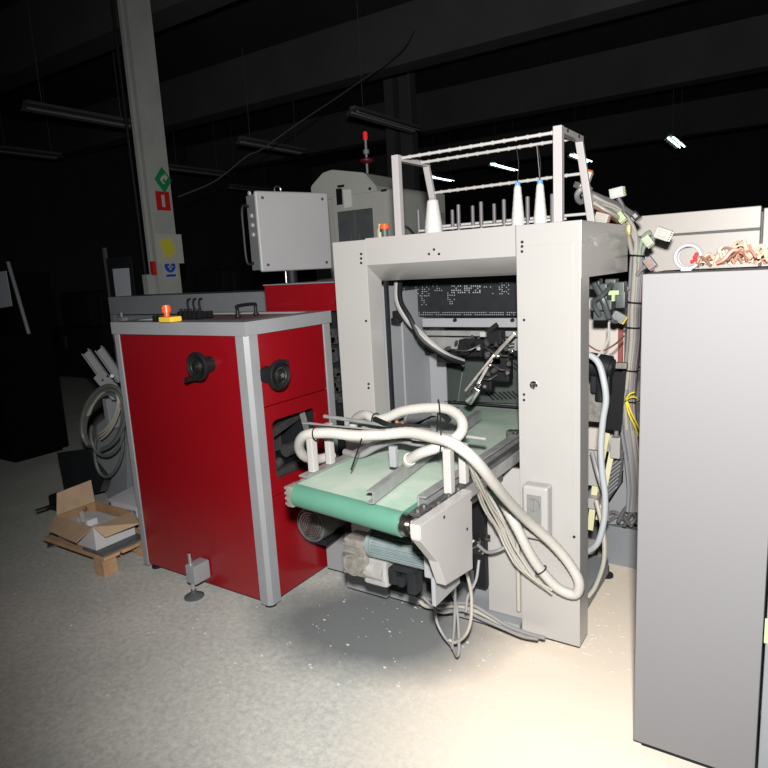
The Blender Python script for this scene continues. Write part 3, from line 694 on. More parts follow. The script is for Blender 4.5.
q = MB(); c = atk(421, 433, y=1.68); q.box(c.x-.03, c.x+.04, 1.66, 1.72, c.z-.025, c.z+.01, .004); c = atk(450, 433, y=1.7); q.box(c.x-.04, c.x+.02, 1.69, 1.73, c.z-.03, c.z+.0, .004); q.build('clamp', ALU, K)
q = MB(); c = atk(400, 418, y=1.78); 
q.cyl(c+V((-.015, 0, -.05)), c+V((-.015, 0, -.012)), .008, seg=10); q.cyl(c+V((.01, 0, -.05)), c+V((.01, 0, -.014)), .008, seg=10); q.build('brass_fitting', mat('brass', (.55, .30, .12), .35, metal=.8), K)
q = MB(); q.bar(atk(374, 418, y=1.75), atk(394, 427, y=1.74), .016, .010); q.bar(atk(440, 412, y=1.8), atk(450, 421, y=1.8), .016, .016); q.bar(atk(388, 425, y=1.7), atk(430, 427, y=1.75), .02, .012); q.build('black_link', BLACK, K)
MB().bar(atk(362, 438, y=1.62), atk(351, 470, y=1.56), .004, .004).build('sensor_whisker', BLACK, K)
# side cover: a folded sheet box
poly = [(1.346, .852), (1.687, .842), (1.662, .56), (1.472, .592), (1.433, .695)]
poly = [(1.352, .852), (1.69, .858), (1.69, .565), (1.50, .545), (1.40, .64), (1.352, .66)]
poly = [atk(420, 526, x=-.88), atk(472, 490, x=-.88), atk(473, 569, x=-.88), atk(446, 586, x=-.88), atk(438, 562, x=-.88), atk(421, 541, x=-.88)]
q = MB(); q.prism(poly, (-.036, 0, 0), bev=.003); q.build('side_cover', WHITE, K)
q = MB()
for u, v in ((444, 517), (467, 529), (471, 500)): p = atk(u, v, x=-.8795); q.cyl(p, p+V((.002, 0, 0)), .005, seg=8)
q.build('cover_screw', BLACKM, K)
q = MB(); q.box(-.968, -.945, 1.40, 1.50, .76, .835, .005); q.build('bearing_bracket', CASTM, K)
q = MB(); q.box(-1.02, -.945, 1.56, 1.58, .56, .72, .004); q.box(-.96, -.945, 1.50, 1.68, .50, .60, .003); q.build('inner_bracket', WHITE2, K)
q = MB(); q.box(-.975, -.935, 1.41, 1.49, BZ-.004, BZ+.008, .003); q.cyl((-.955, 1.43, BZ+.008), (-.955, 1.43, BZ+.018), .009, seg=6); q.cyl((-.955, 1.47, BZ+.008), (-.955, 1.47, BZ+.016), .007, seg=6); q.build('tension_plate', DARKSTEEL, K)
# drive motor with fins
M = frame((-1.355, 1.73, .553), (1, 0, 0))
q = MB(M); q.cyl((0, 0, 0), (.03, 0, 0), .058, seg=28, bev=.008); q.cyl((.03, 0, 0), (.27, 0, 0), .050, seg=28); q.cyl((.27, 0, 0), (.285, 0, 0), .056, seg=28, bev=.004)
for k in range(26):
    an = 2*PI*k/26; c_, s_ = math.cos(an), math.sin(an)
    q.bar((.03, .050*c_, .050*s_), (.27, .050*c_, .050*s_), .004, .014, up=(0, c_, s_))
mo = q.build('drive_motor', MOTOR, K, label='blue-grey finned motor')
q = MB(M); q.box(.11, .20, -.03, .03, -.085, -.058, .005); q.build('terminal_box', BLACKM, mo)
q = MB(); q.box(-1.48, -1.365, 1.70, 1.80, .40, .56, .018); q.cyl((-1.42, 1.67, .46), (-1.42, 1.86, .46), .045, bev=.01); 
for k in range(5): q.box(-1.475, -1.37, 1.694, 1.70, .41+k*.03, .42+k*.03, .002)
gb = q.build('gearbox', CASTM, K)
q = MB(); q.box(-1.40, -1.285, 1.72, 1.81, .37, .485, .014); q.cyl((-1.41, 1.735, .43), (-1.30, 1.735, .43), .035); q.build('gearbox_housing', mat('grey_gear_housing', (.42, .42, .41), .4, metal=.4, noise=.2, nscale=20), gb)
q = MB(); q.box(-1.275, -1.235, 1.71, 1.77, .40, .47, .01); q.cyl((-1.21, 1.70, .43), (-1.21, 1.76, .43), .022); q.box(-1.19, -1.15, 1.71, 1.77, .38, .47, .008); q.build('coupling', BLACKM, K)
q = MB(); q.box(-1.50, -1.44, 2.37, 2.41, .141, .76, .004); q.box(-1.06, -1.0, 2.37, 2.41, .141, .76, .004); q.box(-1.49, -1.0, 1.84, 2.41, .70, .765, .004); q.build('support_leg', DARKSTEEL, K)
q = MB(); q.box(-1.14, -1.03, 1.76, 1.86, .50, .68, .01); q.build('drive_guard', DARKSTEEL, K)
q = MB(); q.box(-1.16, -1.10, 1.90, 2.0, .40, .60, .01); q.build('dark_bracket', BLACK, K)


K.location += KS

# blower behind the red cabinet corner
bx = V((-1.925, 1.95, .40))
t = thing('blower', (bx.x, 2.15, .27), 'round black blower with a ringed grille, between the red cabinet and the conveyor', 'blower')
MB().lathe(bx, (0, 1, 0), [(0, .03), (.070, .03), (.078, .0), (.086, .004), (.088, .03), (.088, .10), (.08, .11), (.08, .20), (.072, .215), (0, .215)], 36).build('housing', mat('blower_black', (.10, .105, .105), .35, noise=.2, nscale=10), t)
q = MB()
for R_ in (.016, .028, .040, .052, .064): q.torus(bx+V((0, .002, 0)), (0, 1, 0), R_, .0036, 32, 8)
for k in range(6):
    an = k*PI/3; q.bar(bx+V((.012*math.cos(an), .006, .012*math.sin(an))), bx+V((.078*math.cos(an), .006, .078*math.sin(an))), .004, .004, up=(0, 1, 0))
q.build('grille', STEEL, t)
q = MB(); q.box(bx.x-.05, bx.x+.05, 2.0, 2.16, .281, .312, .004); q.build('mounting_foot', BLACKM, t)
# ================================================================== thread rack on top
ZT = 1.7355
RY0, RY1 = 2.25, 2.52
t = thing('thread_rack', (-1.1, 2.42, ZT), 'white thread rack of two frames joined by rods, standing on the sewing machine', 'rack')
zt = 2.09
def rackframe(x, topz):
    q = MB(); q.box(x-.017, x+.017, RY0-.015, RY0+.015, ZT, topz, .002)
    q.bar((x, RY0-.013, topz-.013), (x, RY1+.01, topz-.012), .030, .024, .002)
    q.bar((x, RY1, topz-.02), (x+.045, RY1+.03, ZT), .030, .020, .002, up=(0, 1, 0))
    return q.build('end_frame', mat('rack_white', (.36, .345, .345), .4), t)
rackframe(-1.518, 2.09); rackframe(-.795, 2.095)
for y0 in (RY0+.03, RY0+.20):
    z0 = zt-.01 if y0 < 2.3 else zt-.012
    q = MB(); q.cyl((-1.525, y0, z0), (-.785, y0, z0-.0), .0065, seg=10)
    for k in range(14): q.cyl((-1.47+k*.049, y0, z0-.0), (-1.462+k*.049, y0, z0), .0085, seg=8)
    q.build('guide_rod', RODW, t)
p0 = at(433, 193, y=2.54); p1 = at(586, 173, y=2.54)
q = MB(); q.cyl(p0+V((.01, 0, 0)), (p1.x, 2.54, p1.z), .0065, seg=10)
for k in range(15):
    a = p0.lerp(p1, (k+1)/17); q.cyl(a, a+V((.008, 0, 0)), .0085, seg=8)
q.build('guide_rod', RODW, t)
q = MB(); q.cyl((-1.50, 2.56, 1.79), (p1.x+.01, 2.56, 1.785), .0065, seg=10); q.cyl((-1.48, 2.36, 1.765), (-.80, 2.36, 1.76), .005, seg=10); q.build('base_rod', RODW, t)
q = MB()
for yy in (2.30, 2.45): p = V((-.795, yy, 2.083)); q.cyl(p+V((.018, 0, 0)), p+V((.022, 0, 0)), .006, seg=8)
q.build('bolt', BLACKM, t)
# spindles
for (u, v, y) in ((200/3.49+380, 409/3.49+90, 2.36), (273/3.49+380, 400/3.49+90, 2.36), (352/3.49+380, 390/3.49+90, 2.36), (432/3.49+380, 382/3.49+90, 2.36), (515/3.49+380, 372/3.49+90, 2.36), (601/3.49+380, 363/3.49+90, 2.36),
                  (252/3.49+380, 418/3.49+90, 2.5), (323/3.49+380, 404/3.49+90, 2.5), (398/3.49+380, 397/3.49+90, 2.5), (133/3.49+380, 418/3.49+90, 2.5)):
    p = at(u, v, y=y); MB().cyl((p.x, y, ZT), p, .0085, seg=12, bev=.002).build('spindle', mat('grey_tube_peg', (.10, .095, .10), .5), t)
# cones of thread
def cone(u, v, y, r0, r1, lab, cap):
    p = at(u, v, y=y); h = p.z-ZT
    t2 = thing('thread_cone', (p.x, y, ZT), lab, 'thread cone', 'thread cones on the rack')
    q = MB(); q.lathe((p.x, y, ZT), (0, 0, 1), [(0, .001), (r0*.9, .001), (r0, .012), (r0*1.0, .03)]+[(r0+(r1-r0)*k/12 + (.0006 if k % 2 else 0), .03+(h-.042)*k/12) for k in range(1, 13)]+[(r1*.7, h-.006), (0, h-.006)], 28)
    q.build('thread', YARN, t2)
    q = MB(); q.lathe((p.x, y, ZT+h-.006), (0, 0, 1), [(0, 0), (r1*.85, 0), (r1*.8, .012), (r1*.45, .014), (r1*.4, .012), (0, .011)] if cap else [(0, 0), (r1*.45, 0), (r1*.45, .003), (0, .003)], 20)
    q.build('cone_tip', BLUE if cap else GREYD, t2, label='blue tip' if cap else None)
    return p
cone(432.5, 198, 2.30, .040, .024, 'wide white cone of thread without a blue tip, at the left end of the rack', False)
c1 = cone(517.5, 184, 2.36, .027, .014, 'blue-tipped white thread cone, the left one of two near the right post', True)
c2 = cone(540, 182, 2.36, .027, .014, 'blue-tipped white thread cone, the right one beside the rack upright', True)
for (c, u, v, dx, lab) in ((c1, 516, 145, 0, 'dark thread rising from the left blue-tipped cone to the rack rod'), (c2, 537, 143, 0, 'dark thread rising from the right blue-tipped cone to the rack rod'), (c2+V((-.04, .1, -.14)), 536.5, 143, .0, 'dark looping thread hanging left of the right blue-tipped cone')):
    e = at(u, v, y=RY0+.2); tag(MB().tube([c+V((0, 0, .008)), c.lerp(e, .5)+V((.008, 0, 0)), e], .0016, 5).build('thread_strand', DARKSTEEL), lab, 'thread')
# lamp and bottle beside the rack
p = at(385, 235, y=2.35); q = MB(); q.cyl((p.x, 2.35, ZT), (p.x, 2.35, ZT+.05), .016); t = thing('orange_beacon', (p.x, 2.35, ZT), 'small orange cap lamp on top of the machine, left of the rack', 'lamp')
q.build('base', GREYD, t); tz = at(385, 224, y=2.35).z; MB().cyl((p.x, 2.35, ZT+.051), (p.x, 2.35, tz), .024, .021, bev=.004).build('cap', ORANGE, t)
p = at(379.5, 224, y=2.5); t = thing('small_bottle', (p.x, 2.5, ZT), 'small pale bottle behind the orange lamp', 'bottle')
MB().lathe((p.x, 2.5, ZT), (0, 0, 1), [(0, 0), (.014, 0), (.015, .01), (.015, p.z-ZT-.03), (.008, p.z-ZT-.015), (.008, p.z-ZT), (0, p.z-ZT)], 16).build('body', mat('olive_label', (.36, .38, .26), .5), t)
p = at(405, 227, y=2.35); tag(MB().tube([(p.x-.06, 2.35, ZT+.005), (p.x-.02, 2.35, p.z+.0), (p.x+.01, 2.36, p.z-.005), (p.x+.045, 2.36, ZT+.01)], .006, 8).build('small_hose', BLACK), 'short black hose arching on the machine top behind the rack leg', 'hose')

# ================================================================== white corrugated hoses
def px(lst): return [at(u, v, y=y) for u, v, y in lst]
hA = px([(333, 455, 1.80), (318, 459, 1.72), (304, 456, 1.62), (299, 445, 1.56), (306, 435, 1.53), (329, 433, 1.54), (355, 435.5, 1.56), (383, 434.5, 1.58), (409, 432.5, 1.59), (432, 437, 1.57), (450, 442, 1.55), (467, 453, 1.56), (480, 466, 1.60), (494, 484, 1.68), (510, 503, 1.80), (529, 522, 1.92), (552, 543, 2.0), (569, 563, 2.03), (579, 582, 2.03), (575, 594, 2.03), (558, 588, 2.02), (541, 570, 2.0), (529, 552, 1.98), (519, 532, 1.97), (507, 510, 1.98), (497, 492, 2.02), (489, 474, 2.16)])
hose = MB(); hose.tube(hA, .0195, 12, smooth=9, ridge=.05); tag(hose.build('corrugated_hose', HOSE, sharp=60), 'long white corrugated hose lying over the conveyor and looping down to the right post', 'hose')
hB = px([(352, 428, 1.80), (357, 418, 1.79), (366, 415, 1.76), (376, 419.5, 1.74), (388, 417, 1.74), (403, 411, 1.74), (426, 408, 1.74), (447, 409, 1.73), (460, 418, 1.70), (462, 430, 1.66), (453, 440, 1.62), (437.6, 447.5, 1.60), (421, 453, 1.60), (410, 459, 1.62)])
hose = MB(); hose.tube(hB, .0185, 12, smooth=9, ridge=.05); hose.cyl(hB[-1], hB[-1]+V((-.012, .01, -.012)), .024); tag(hose.build('corrugated_hose', HOSE, sharp=60), 'shorter white corrugated hose curling above the conveyor, ending at the guide rail', 'hose')
hC = px([(352, 428, 1.86), (368, 434, 1.82), (385, 437, 1.78), (405, 440, 1.74), (396, 445, 1.74), (372, 447, 1.76), (354, 455, 1.8)])
tag(MB().tube([at(345, 452, y=1.78), at(360, 455, y=1.75), at(378, 446, y=1.74), at(398, 440, y=1.72), (at(418, 443, y=1.7)), at(436, 441, y=1.72)], .014, 10).build('grey_hose', TUBEG), 'thin grey hose across the middle of the conveyor under the white ones', 'hose')
tag(MB().tube(px([(363, 428, 1.78), (376, 431, 1.74), (392, 430, 1.73), (408, 426, 1.76)]), .008, 8).build('pale_pipe', HOSE2), 'short pale pipe between the two white hoses by the brass fitting', 'pipe')
# black ties round the hoses
def tie(c, ax, R_, lab, w=.0028):
    tag(MB().torus(c, ax, R_, w, 20, 6).build('cable_tie', BLACK), lab, 'cable tie')
def mid(h, i): return h[i], (h[i+1]-h[i-1])
c, a = mid(hA, 5); tie(hA[5]+(hA[4]-hA[5])*.55, (hA[5]-hA[4]), .0245, 'black tie round the hose at the left upright')
c, a = mid(hB, 3); tie(c, a, .024, 'black tie on the small hump of the shorter hose')
tag(MB().tube([at(439, 402, y=1.7), at(441, 425, y=1.56), at(440, 452, y=1.56), at(437, 446, y=1.62), at(438, 403, y=1.77), at(439, 402, y=1.7)], .0025, 6).build('cable_tie', BLACK), 'long black tie joining the two white hoses at the right of the loop', 'cable tie')
c, a = mid(hA, 20); tie(hA[21], hA[22]-hA[20], .0245, 'black tie on the returning loop in front of the right post')
# thin pale air tubes running down with the hose
random.seed(4)
basep = [(466, 455, 1.62), (476, 480, 1.72), (488, 505, 1.86), (499, 525, 1.94), (508, 545, 1.97), (520, 565, 1.99), (535, 580, 2.0), (552, 592, 2.02)]
for k in range(6):
    o = (k-2.5)*1.8; pts = []
    for i, (u, v, y) in enumerate(basep):
        f = math.sin(i/7*PI)
        pts.append(at(u+o*f+random.uniform(-2.6, 2.6)*f, v-o*.5*f+random.uniform(-2, 2), y=y-.012*(k % 3)))
    if k % 2: pts = pts[:7]
    tag(MB().tube(pts, .0045, 7).build('air_tube', HOSE2 if k % 3 else HOSE), 'thin pale air tube in the bunch running beside the hanging hose loop', 'tube', 'thin pale air tubes beside the hose loop')
tubes = [
 ('green air tube hanging right of the side cover', GREENT, .006, [(496, 483, 1.98), (494, 493, 1.97), (488, 503, 1.97), (486, 514, 1.99)]),
 ('short white tube crossing the green one', HOSE, .006, [(472, 466, 1.75), (480, 480, 1.85), (492, 500, 1.92), (503, 520, 1.97), (506, 532, 1.99)]),
 ('dark loop of tube in front of the terminal strip', TUBED, .005, [(493, 507, 2.0), (494, 524, 1.97), (501, 535, 1.96), (510, 536, 1.98)]),
 ('grey tube curving from the air fittings to the vertical pipe', TUBEG, .007, [(478, 545, 2.03), (487, 552, 2.0), (499, 550, 1.99), (512, 543, 2.02)]),
 ('grey cable hanging straight below the side cover', TUBEG, .0055, [(455, 584, 1.75), (455, 605, 1.80), (454, 630, 1.80), (452, 648, 1.80)]),
 ('pale cable hanging in a bow below the side cover', HOSE2, .0065, [(466, 570, 1.75), (471, 592, 1.78), (471, 618, 1.78), (466, 634, 1.78), (456, 642, 1.8), (449, 640, 1.8)]),
 ('grey cable looping from the base plate down to the floor', TUBEG, .006, [(434, 604, 1.90), (437, 622, 1.86), (444, 636, 1.84), (452, 646, 1.82), (457, 656, 1.78), (459, 645, 1.79), (457, 610, 1.86), (452, 590, 1.9)]),
 ('grey cable dropping behind the pale bow', TUBEG, .006, [(479, 560, 1.98), (476, 580, 1.95), (468, 596, 1.92), (466, 612, 1.9)]),
 ('white power cord leaving the fittings to the left', HOSE, .005, [(474, 540, 2.02), (467, 548, 2.0), (462, 560, 1.98), (461, 574, 1.97)]),
]
for lab, m, r_, pts in tubes:
    P_ = px(pts)
    for p in P_: p.z = max(p.z, r_+.001)
    tag(MB().tube(P_, r_, 8).build('loose_tube' if 'tube' in lab else 'loose_cable', m), lab, 'tube' if 'tube' in lab else 'cable')
fc = [((418, 600), (426, 606), (440, 607), (458, 606), (478, 612), (498, 622), (520, 632), (540, 637)),
      ((420, 596), (432, 600), (450, 603), (470, 604), (490, 615), (508, 626), (530, 634), (545, 638)),
      ((424, 598), (440, 612), (462, 610), (480, 618), (503, 628), (522, 636), (538, 639))]
for k, f in enumerate(fc):
    tag(MB().tube([at(u, v, y=2.045-.018*k) for u, v in f], .009-.001*k, 8).build('floor_cable', TUBEG if k else HOSE2), 'cable in the bunch lying along the floor in front of the machine base', 'cable', 'cables along the machine base')
# hoses inside the gantry mouth
for k, (m, r_) in enumerate(((TUBEG, .009), (HOSE2, .007), (TUBEG, .007), (BLACK, .012))):
    du = k*2.2-3; dv = -k*.8 + (9 if k == 3 else 0); 
    pts = [(398+du*.6, 276, 2.35), (398+du*.7, 300, 2.30), (407+du*.8, 318, 2.28), (418+du*.5, 331+dv, 2.28), (433, 345+dv*.8-du*.5, 2.30), (449, 356+dv*.5-du*.4, 2.34), (464, 361+dv*.3, 2.40)]
    tag(MB().tube(px(pts), r_, 8).build('inner_hose', m), ('pale' if k == 1 else 'black' if k == 3 else 'grey') + (' hose in the machine mouth, curving from top left to the sewing head' if k in (1, 3) else ' hose curving with the pale one inside the machine mouth'), 'hose', 'hoses inside the machine mouth')

# ================================================================== right side hoses
tag(MB().tube(px([(577, 354, 2.45), (590, 355.5, 2.43), (599, 364, 2.42), (604, 382, 2.40), (606, 400, 2.40), (603, 420, 2.40), (601, 445, 2.40), (602, 470, 2.40), (605, 495, 2.40), (604, 520, 2.40), (598, 542, 2.40), (588, 551, 2.42), (580, 554, 2.44)]), .0135, 12).build('side_hose', mat('pale_blue_hose', (.36, .385, .40), .4)), 'pale hose bulging out of the machine side from the right post top to bottom', 'hose')
tag(MB().tube(px([(596, 500, 2.46), (603, 530, 2.44), (604, 560, 2.42), (596, 585, 2.40), (588, 597, 2.38)]), .010, 8).build('dirty_hose', HOSE2), 'dirty cream hose hanging low behind the right post', 'hose')
tag(MB().tube(px([(592, 452, 2.5), (598, 475, 2.46), (606, 500, 2.45), (607, 520, 2.46)]), .010, 8).build('grey_pipe', TUBEG), 'grey hose slanting inside the open side of the machine', 'hose')
tag(MB().tube(px([(588, 345, 2.6), (600, 351, 2.6), (614, 345, 2.65), (624, 336, 2.75)]), .004, 6).build('brown_cable', BROWN), 'thin brown cable bridging the open side below the valves', 'cable')
tag(MB().tube(px([(593, 362, 2.58), (601, 352, 2.58), (608, 340, 2.6), (609, 322, 2.62)]), .005, 6).build('white_cable', HOSE), 'thin white cable rising beside the brown one', 'cable')

# cable bundle
random.seed(12)
path = [(583, 196, 2.66), (592, 199, 2.70), (604, 205, 2.74), (617, 211, 2.80), (628, 222, 2.86), (635, 238, 2.90), (637, 258, 2.92), (635, 285, 2.92), (634, 310, 2.92), (633, 340, 2.92), (630, 370, 2.92), (627, 400, 2.92), (629, 430, 2.92), (633, 460, 2.90), (636, 490, 2.88), (634, 512, 2.86)]
cm = [TUBEG, TUBEG, TUBED, mat('mid_grey_cable', (.23, .225, .24), .45), HOSE2, TUBEG, mat('mauve_cable', (.36, .31, .33), .45), TUBEG, HOSE2, TUBEG, mat('pink_cable', (.5, .38, .38), .5), TUBED]
names = ['mid grey', 'light grey', 'dark grey', 'slate grey', 'cream', 'pale grey', 'mauve grey', 'light grey', 'cream', 'light grey', 'pinkish', 'dark grey']
for k in range(12):
    a = 2*PI*k/12*2.4; rr = 1.2+4.2*((k*5) % 12)/12
    pts = []
    for i, (u, v, y) in enumerate(path):
        sp = rr*(1+.6*(i > 9))
        if i < 6: ou, ov = math.cos(a)*rr*.5, math.sin(a)*rr*.9
        else: ou, ov = (k-5.5)*.95*(1+.35*(i > 10)), 0
        pts.append(at(u+ou+random.uniform(-.5, .5), v+ov, y=y+math.sin(a)*.02))
    end = 16 - (k % 4 == 2)*2 - (k % 5 == 4)*3
    tag(MB().tube(pts[(k % 3):end], .0075+.002*(k % 3), 8).build('bundled_cable', cm[k]), 'cable of the thick grey bundle hanging between the machine and the right cabinet', 'cable', 'cables of the thick hanging bundle')
# extra cable branches with bare connector blocks
def plug(u, v, y, dirpx, sz, m1, m2, lab, m3=None):
    p = at(u, v, y=y); e = at(u+dirpx[0], v+dirpx[1], y=y); M = frame(p, e-p, (0, -1, 0))
    t = thing('cable_plug', p, lab, 'plug')
    q = MB(M); q.box(-sz, sz, -sz*.75, sz*.75, -.016, .016, .003); q.build('housing', m1, t)
    q = MB(M)
    for k in range(5): q.box(sz+.0005, sz+.007, -sz*.65+k*sz*.28, -sz*.65+k*sz*.28+sz*.16, -.010, .010)
    q.build('pins', m2, t)
    q = MB(M); q.box(-sz*.5, sz*.5, -sz*.4, sz*.4, .0165, .021, .002); q.build('latch', m3 or m2, t)
PW = mat('plug_grey_white', (.42, .43, .39), .45)
plug(587, 177, 2.66, (3, -8), .024, PW, ORANGE, 'white plug with orange pins standing at the top of the right rack leg')
plug(580, 186, 2.62, (-6, -2), .018, DARKSTEEL, STEEL, 'dark round-ended plug left of the right rack leg')
plug(617, 193, 2.78, (8, -2), .030, PW, GREENC, 'white and green plug standing up above the cable bundle', mat('pale_latch', (.7, .72, .66), .4))
plug(636, 216, 2.84, (5, 6), .02, BLACKM, WHITE, 'black plug pointing down right with a white tip, above the enclosure')
plug(602, 218, 2.60, (8, 2), .028, HOSE2, SALMON, 'cream plug lying on the machine top by the rack foot', HOSE2)
plug(621, 217, 2.78, (6, 8), .022, GREENC, YPALE, 'green and yellow plug beneath the bend of the bundle', GREENC)
plug(628, 229, 2.84, (0, 9), .018, YPALE, YEL, 'yellow plug hanging under the green one')
plug(663, 234, 2.92, (9, 3), .034, PW, STEEL, 'large pale ribbed plug sticking out right of the bundle', PW)
plug(648, 241, 2.9, (6, 8), .024, PW, GREENC, 'pale green plug between the bundle and the large ribbed plug')
plug(650, 263, 2.86, (8, 10), .026, GREYP, SALMON, 'grey plug with orange pins beside the bundle, low near the cabinet top')
plug(619, 317, 2.78, (7, 4), .028, GREYP, YEL, 'grey plug with a yellow edge in front of the open machine side', GREYP)
plug(625, 287, 2.85, (4, 4), .014, WHITE, WHITE, 'small white plug left of the bundle at the header corner')
for (lab, m, r_, pts) in (
  ('dark sleeve branch running to the black plug', TUBED, .013, [(590, 193, 2.68), (604, 199, 2.72), (618, 205, 2.78), (629, 212, 2.82), (634, 215, 2.84)]),
  ('grey branch cable up to the white and green plug', TUBED, .010, [(624, 212, 2.80), (622, 205, 2.79), (618, 198, 2.78)]),
  ('green-grey branch arching to the pale plugs', mat('olive_cable', (.20, .27, .18), .5), .012, [(638, 262, 2.90), (640, 246, 2.90), (645, 236, 2.90), (651, 232, 2.90)]),
  ('grey branch to the large ribbed plug', TUBEG, .009, [(640, 262, 2.91), (644, 247, 2.91), (652, 238, 2.91), (658, 235, 2.92)]),
  ('grey curl around the right rack leg', TUBEG, .012, [(587, 199, 2.70), (580, 202, 2.66), (577, 195, 2.60), (583, 188, 2.60), (590, 189, 2.68)]),
  ('cream branch along the machine top edge', HOSE2, .010, [(594, 203, 2.68), (604, 210, 2.68), (613, 214, 2.72), (622, 222, 2.8), (628, 236, 2.86), (632, 254, 2.9)]),
  ('grey branch to the orange-pinned plug', TUBEG, .009, [(637, 275, 2.88), (641, 270, 2.87), (646, 266, 2.86)]),
  ('dark branch to the grey and yellow plug', TUBED, .009, [(600, 300, 2.68), (607, 310, 2.7), (612, 320, 2.72), (616, 322, 2.75)]),
  ('brown cable among the branches on the machine top', BROWN, .007, [(588, 205, 2.62), (598, 209, 2.62), (609, 216, 2.66), (620, 224, 2.80)]),
  ('loose grey cable peeling off the bundle low down', TUBEG, .010, [(626, 390, 2.86), (618, 420, 2.84), (616, 450, 2.86), (622, 470, 2.88)]),
  ):
    tag(MB().tube(px(pts), r_, 8).build('branch_cable', m), lab, 'cable')
for u, v, lab in ((634, 302, 'black tie round the bundle at the top of the right cabinet'), (631, 327, 'black tie round the bundle a little lower'), (630, 370, 'black tie round the middle of the bundle'), (629, 401, 'black tie at the yellow wires'), (637, 255, 'black tie below the bend of the bundle'), (592, 200, 'black tie holding the bundle to the right rack leg')):
    p = at(u, v, y=2.92); p1_ = at(u-7, v, y=2.87); p2_ = at(u+8, v+1, y=2.87)
    tag(MB().tube([p1_, (p1_+p2_)/2+V((0, -.014, 0)), p2_, p2_+V((0, .09, 0)), p1_+V((0, .09, 0)), p1_], .003, 6, smooth=4).build('bundle_tie', BLACK), lab, 'cable tie')
for k, pts in enumerate(([(626, 399, 2.84), (630, 394, 2.83), (635, 392, 2.83)], [(626, 400, 2.84), (632, 397, 2.82), (638, 398, 2.83)], [(627, 401, 2.84), (631, 412, 2.83), (637, 424, 2.84), (641, 432, 2.86)], [(626, 402, 2.84), (629, 414, 2.83), (635, 427, 2.84), (638, 436, 2.86)])):
    tag(MB().tube(px(pts), .004, 6).build('yellow_wire', YEL), 'bright yellow wire tied to the bundle halfway down', 'wire', 'yellow wires on the bundle')
for k, pts in enumerate(([(606, 516, 3.0), (614, 512, 2.95), (624, 518, 2.9), (632, 526, 2.9)], [(608, 522, 3.0), (618, 516, 2.95), (628, 522, 2.95)], [(618, 522, 2.9), (626, 508, 2.9), (634, 506, 2.9), (638, 515, 2.9), (630, 524, 2.88), (624, 516, 2.86)], [(624, 526, 2.9), (632, 512, 2.88), (637, 520, 2.9)])):
    tag(MB().tube(px(pts), .010, 7).build('coiled_cable', TUBED if k > 1 else TUBEG), 'cable end curled at the foot of the bundle', 'cable', 'cable ends at the foot of the bundle')
# ================================================================== right cabinet
t = thing('white_cabinet', (-.19, 1.95, 0), 'tall plain white cabinet close to the viewer at the right edge', 'cabinet')
MB().box(-.379, -.036, 1.70, 2.05, .04, 1.547, .005).build('body', mat('cool_grey_paint', (.15, .149, .156), .6, spec=.3), t)
MB().box(-.030, .30, 1.715, 2.05, .04, 1.547, .005).build('side_panel', GREYP, t)
q = MB()
for k in range(64):
    z = .06+k*.0226; q.box(-.391, -.380, 1.84, 1.856, z, z+.013, .002)
q.box(-.386, -.3795, 1.83, 1.87, .05, 1.50); q.build('ribbed_edge', TUBED, t)
MB().box(-.36, .28, 1.74, 2.03, .0, .039).build('plinth', BLACKM, t)
p = at(767, 630, y=1.712); MB().box(p.x-.006, p.x+.03, 1.708, 1.7145, p.z-.04, p.z+.035, .001).build('green_sticker', GREENC, t, label='green sticker')
# ring coil and tangle on top
zc = 1.5475
p = at(688, 264, y=1.80)
t = thing('tube_coil', (p.x, 1.80, zc), 'white ring of coiled tubing standing on the right cabinet beside the wire tangle', 'coil')
ccz = zc+.0405
for k, (dy, R_) in enumerate(((-.008, .033), (.004, .0335), (.014, .031))):
    MB().torus((p.x+k*.001, 1.80+dy, ccz), (.2, -1, .08), R_, .0052, 36, 10).build('loop', mat('ring_tube_grey', (.26, .265, .27), .4), t)
q = MB(); q.box(p.x-.018, p.x+.012, 1.785, 1.825, zc+.0002, zc+.012, .003); q.build('wrap', mat('ring_tube_grey', (.26, .265, .27), .4), t)
q = MB(); random.seed(2)
for k in range(5): q.sphere((p.x+.012+random.uniform(-.006, .006), 1.83, ccz-.005+random.uniform(-.012, .012)), .006, seg=8)
q.build('red_knot', REDP, t, label='red knot')
q = MB(); random.seed(19)
xa = at(700, 268, y=1.85).x; xb = -.02
for k in range(64):
    f = random.random(); cx = xa+(xb-xa)*f; cy = random.uniform(1.76, 1.94)
    hmax = .018+.055*math.sin(PI*min(1, (f+.12)*.85))**1.2*(1 if f < .7 else .6)
    pts = []
    L_ = random.uniform(.03, .09); a = random.uniform(-.9, .9)
    for i in range(5):
        g = i/4-.5
        pz = zc+.006+max(0, hmax*(1-abs(g)*1.3)*random.uniform(.35, 1))
        pts.append(V((min(0, max(xa, cx+L_*g*math.cos(a))), min(1.99, max(1.73, cy+L_*g*math.sin(a)*1.2+random.uniform(-.01, .01))), pz)))
    q.tube(pts, random.uniform(.0028, .0055), 6, mi=random.choice([0, 0, 1, 2, 3, 3, 3, 4]), smooth=4)
tag(q.build('wire_tangle', [BEIGE, SALMON, BROWN, TAN, HOSE2]), 'tangled heap of beige, salmon and brown wire ends on the white cabinet', 'wires', kind='stuff')

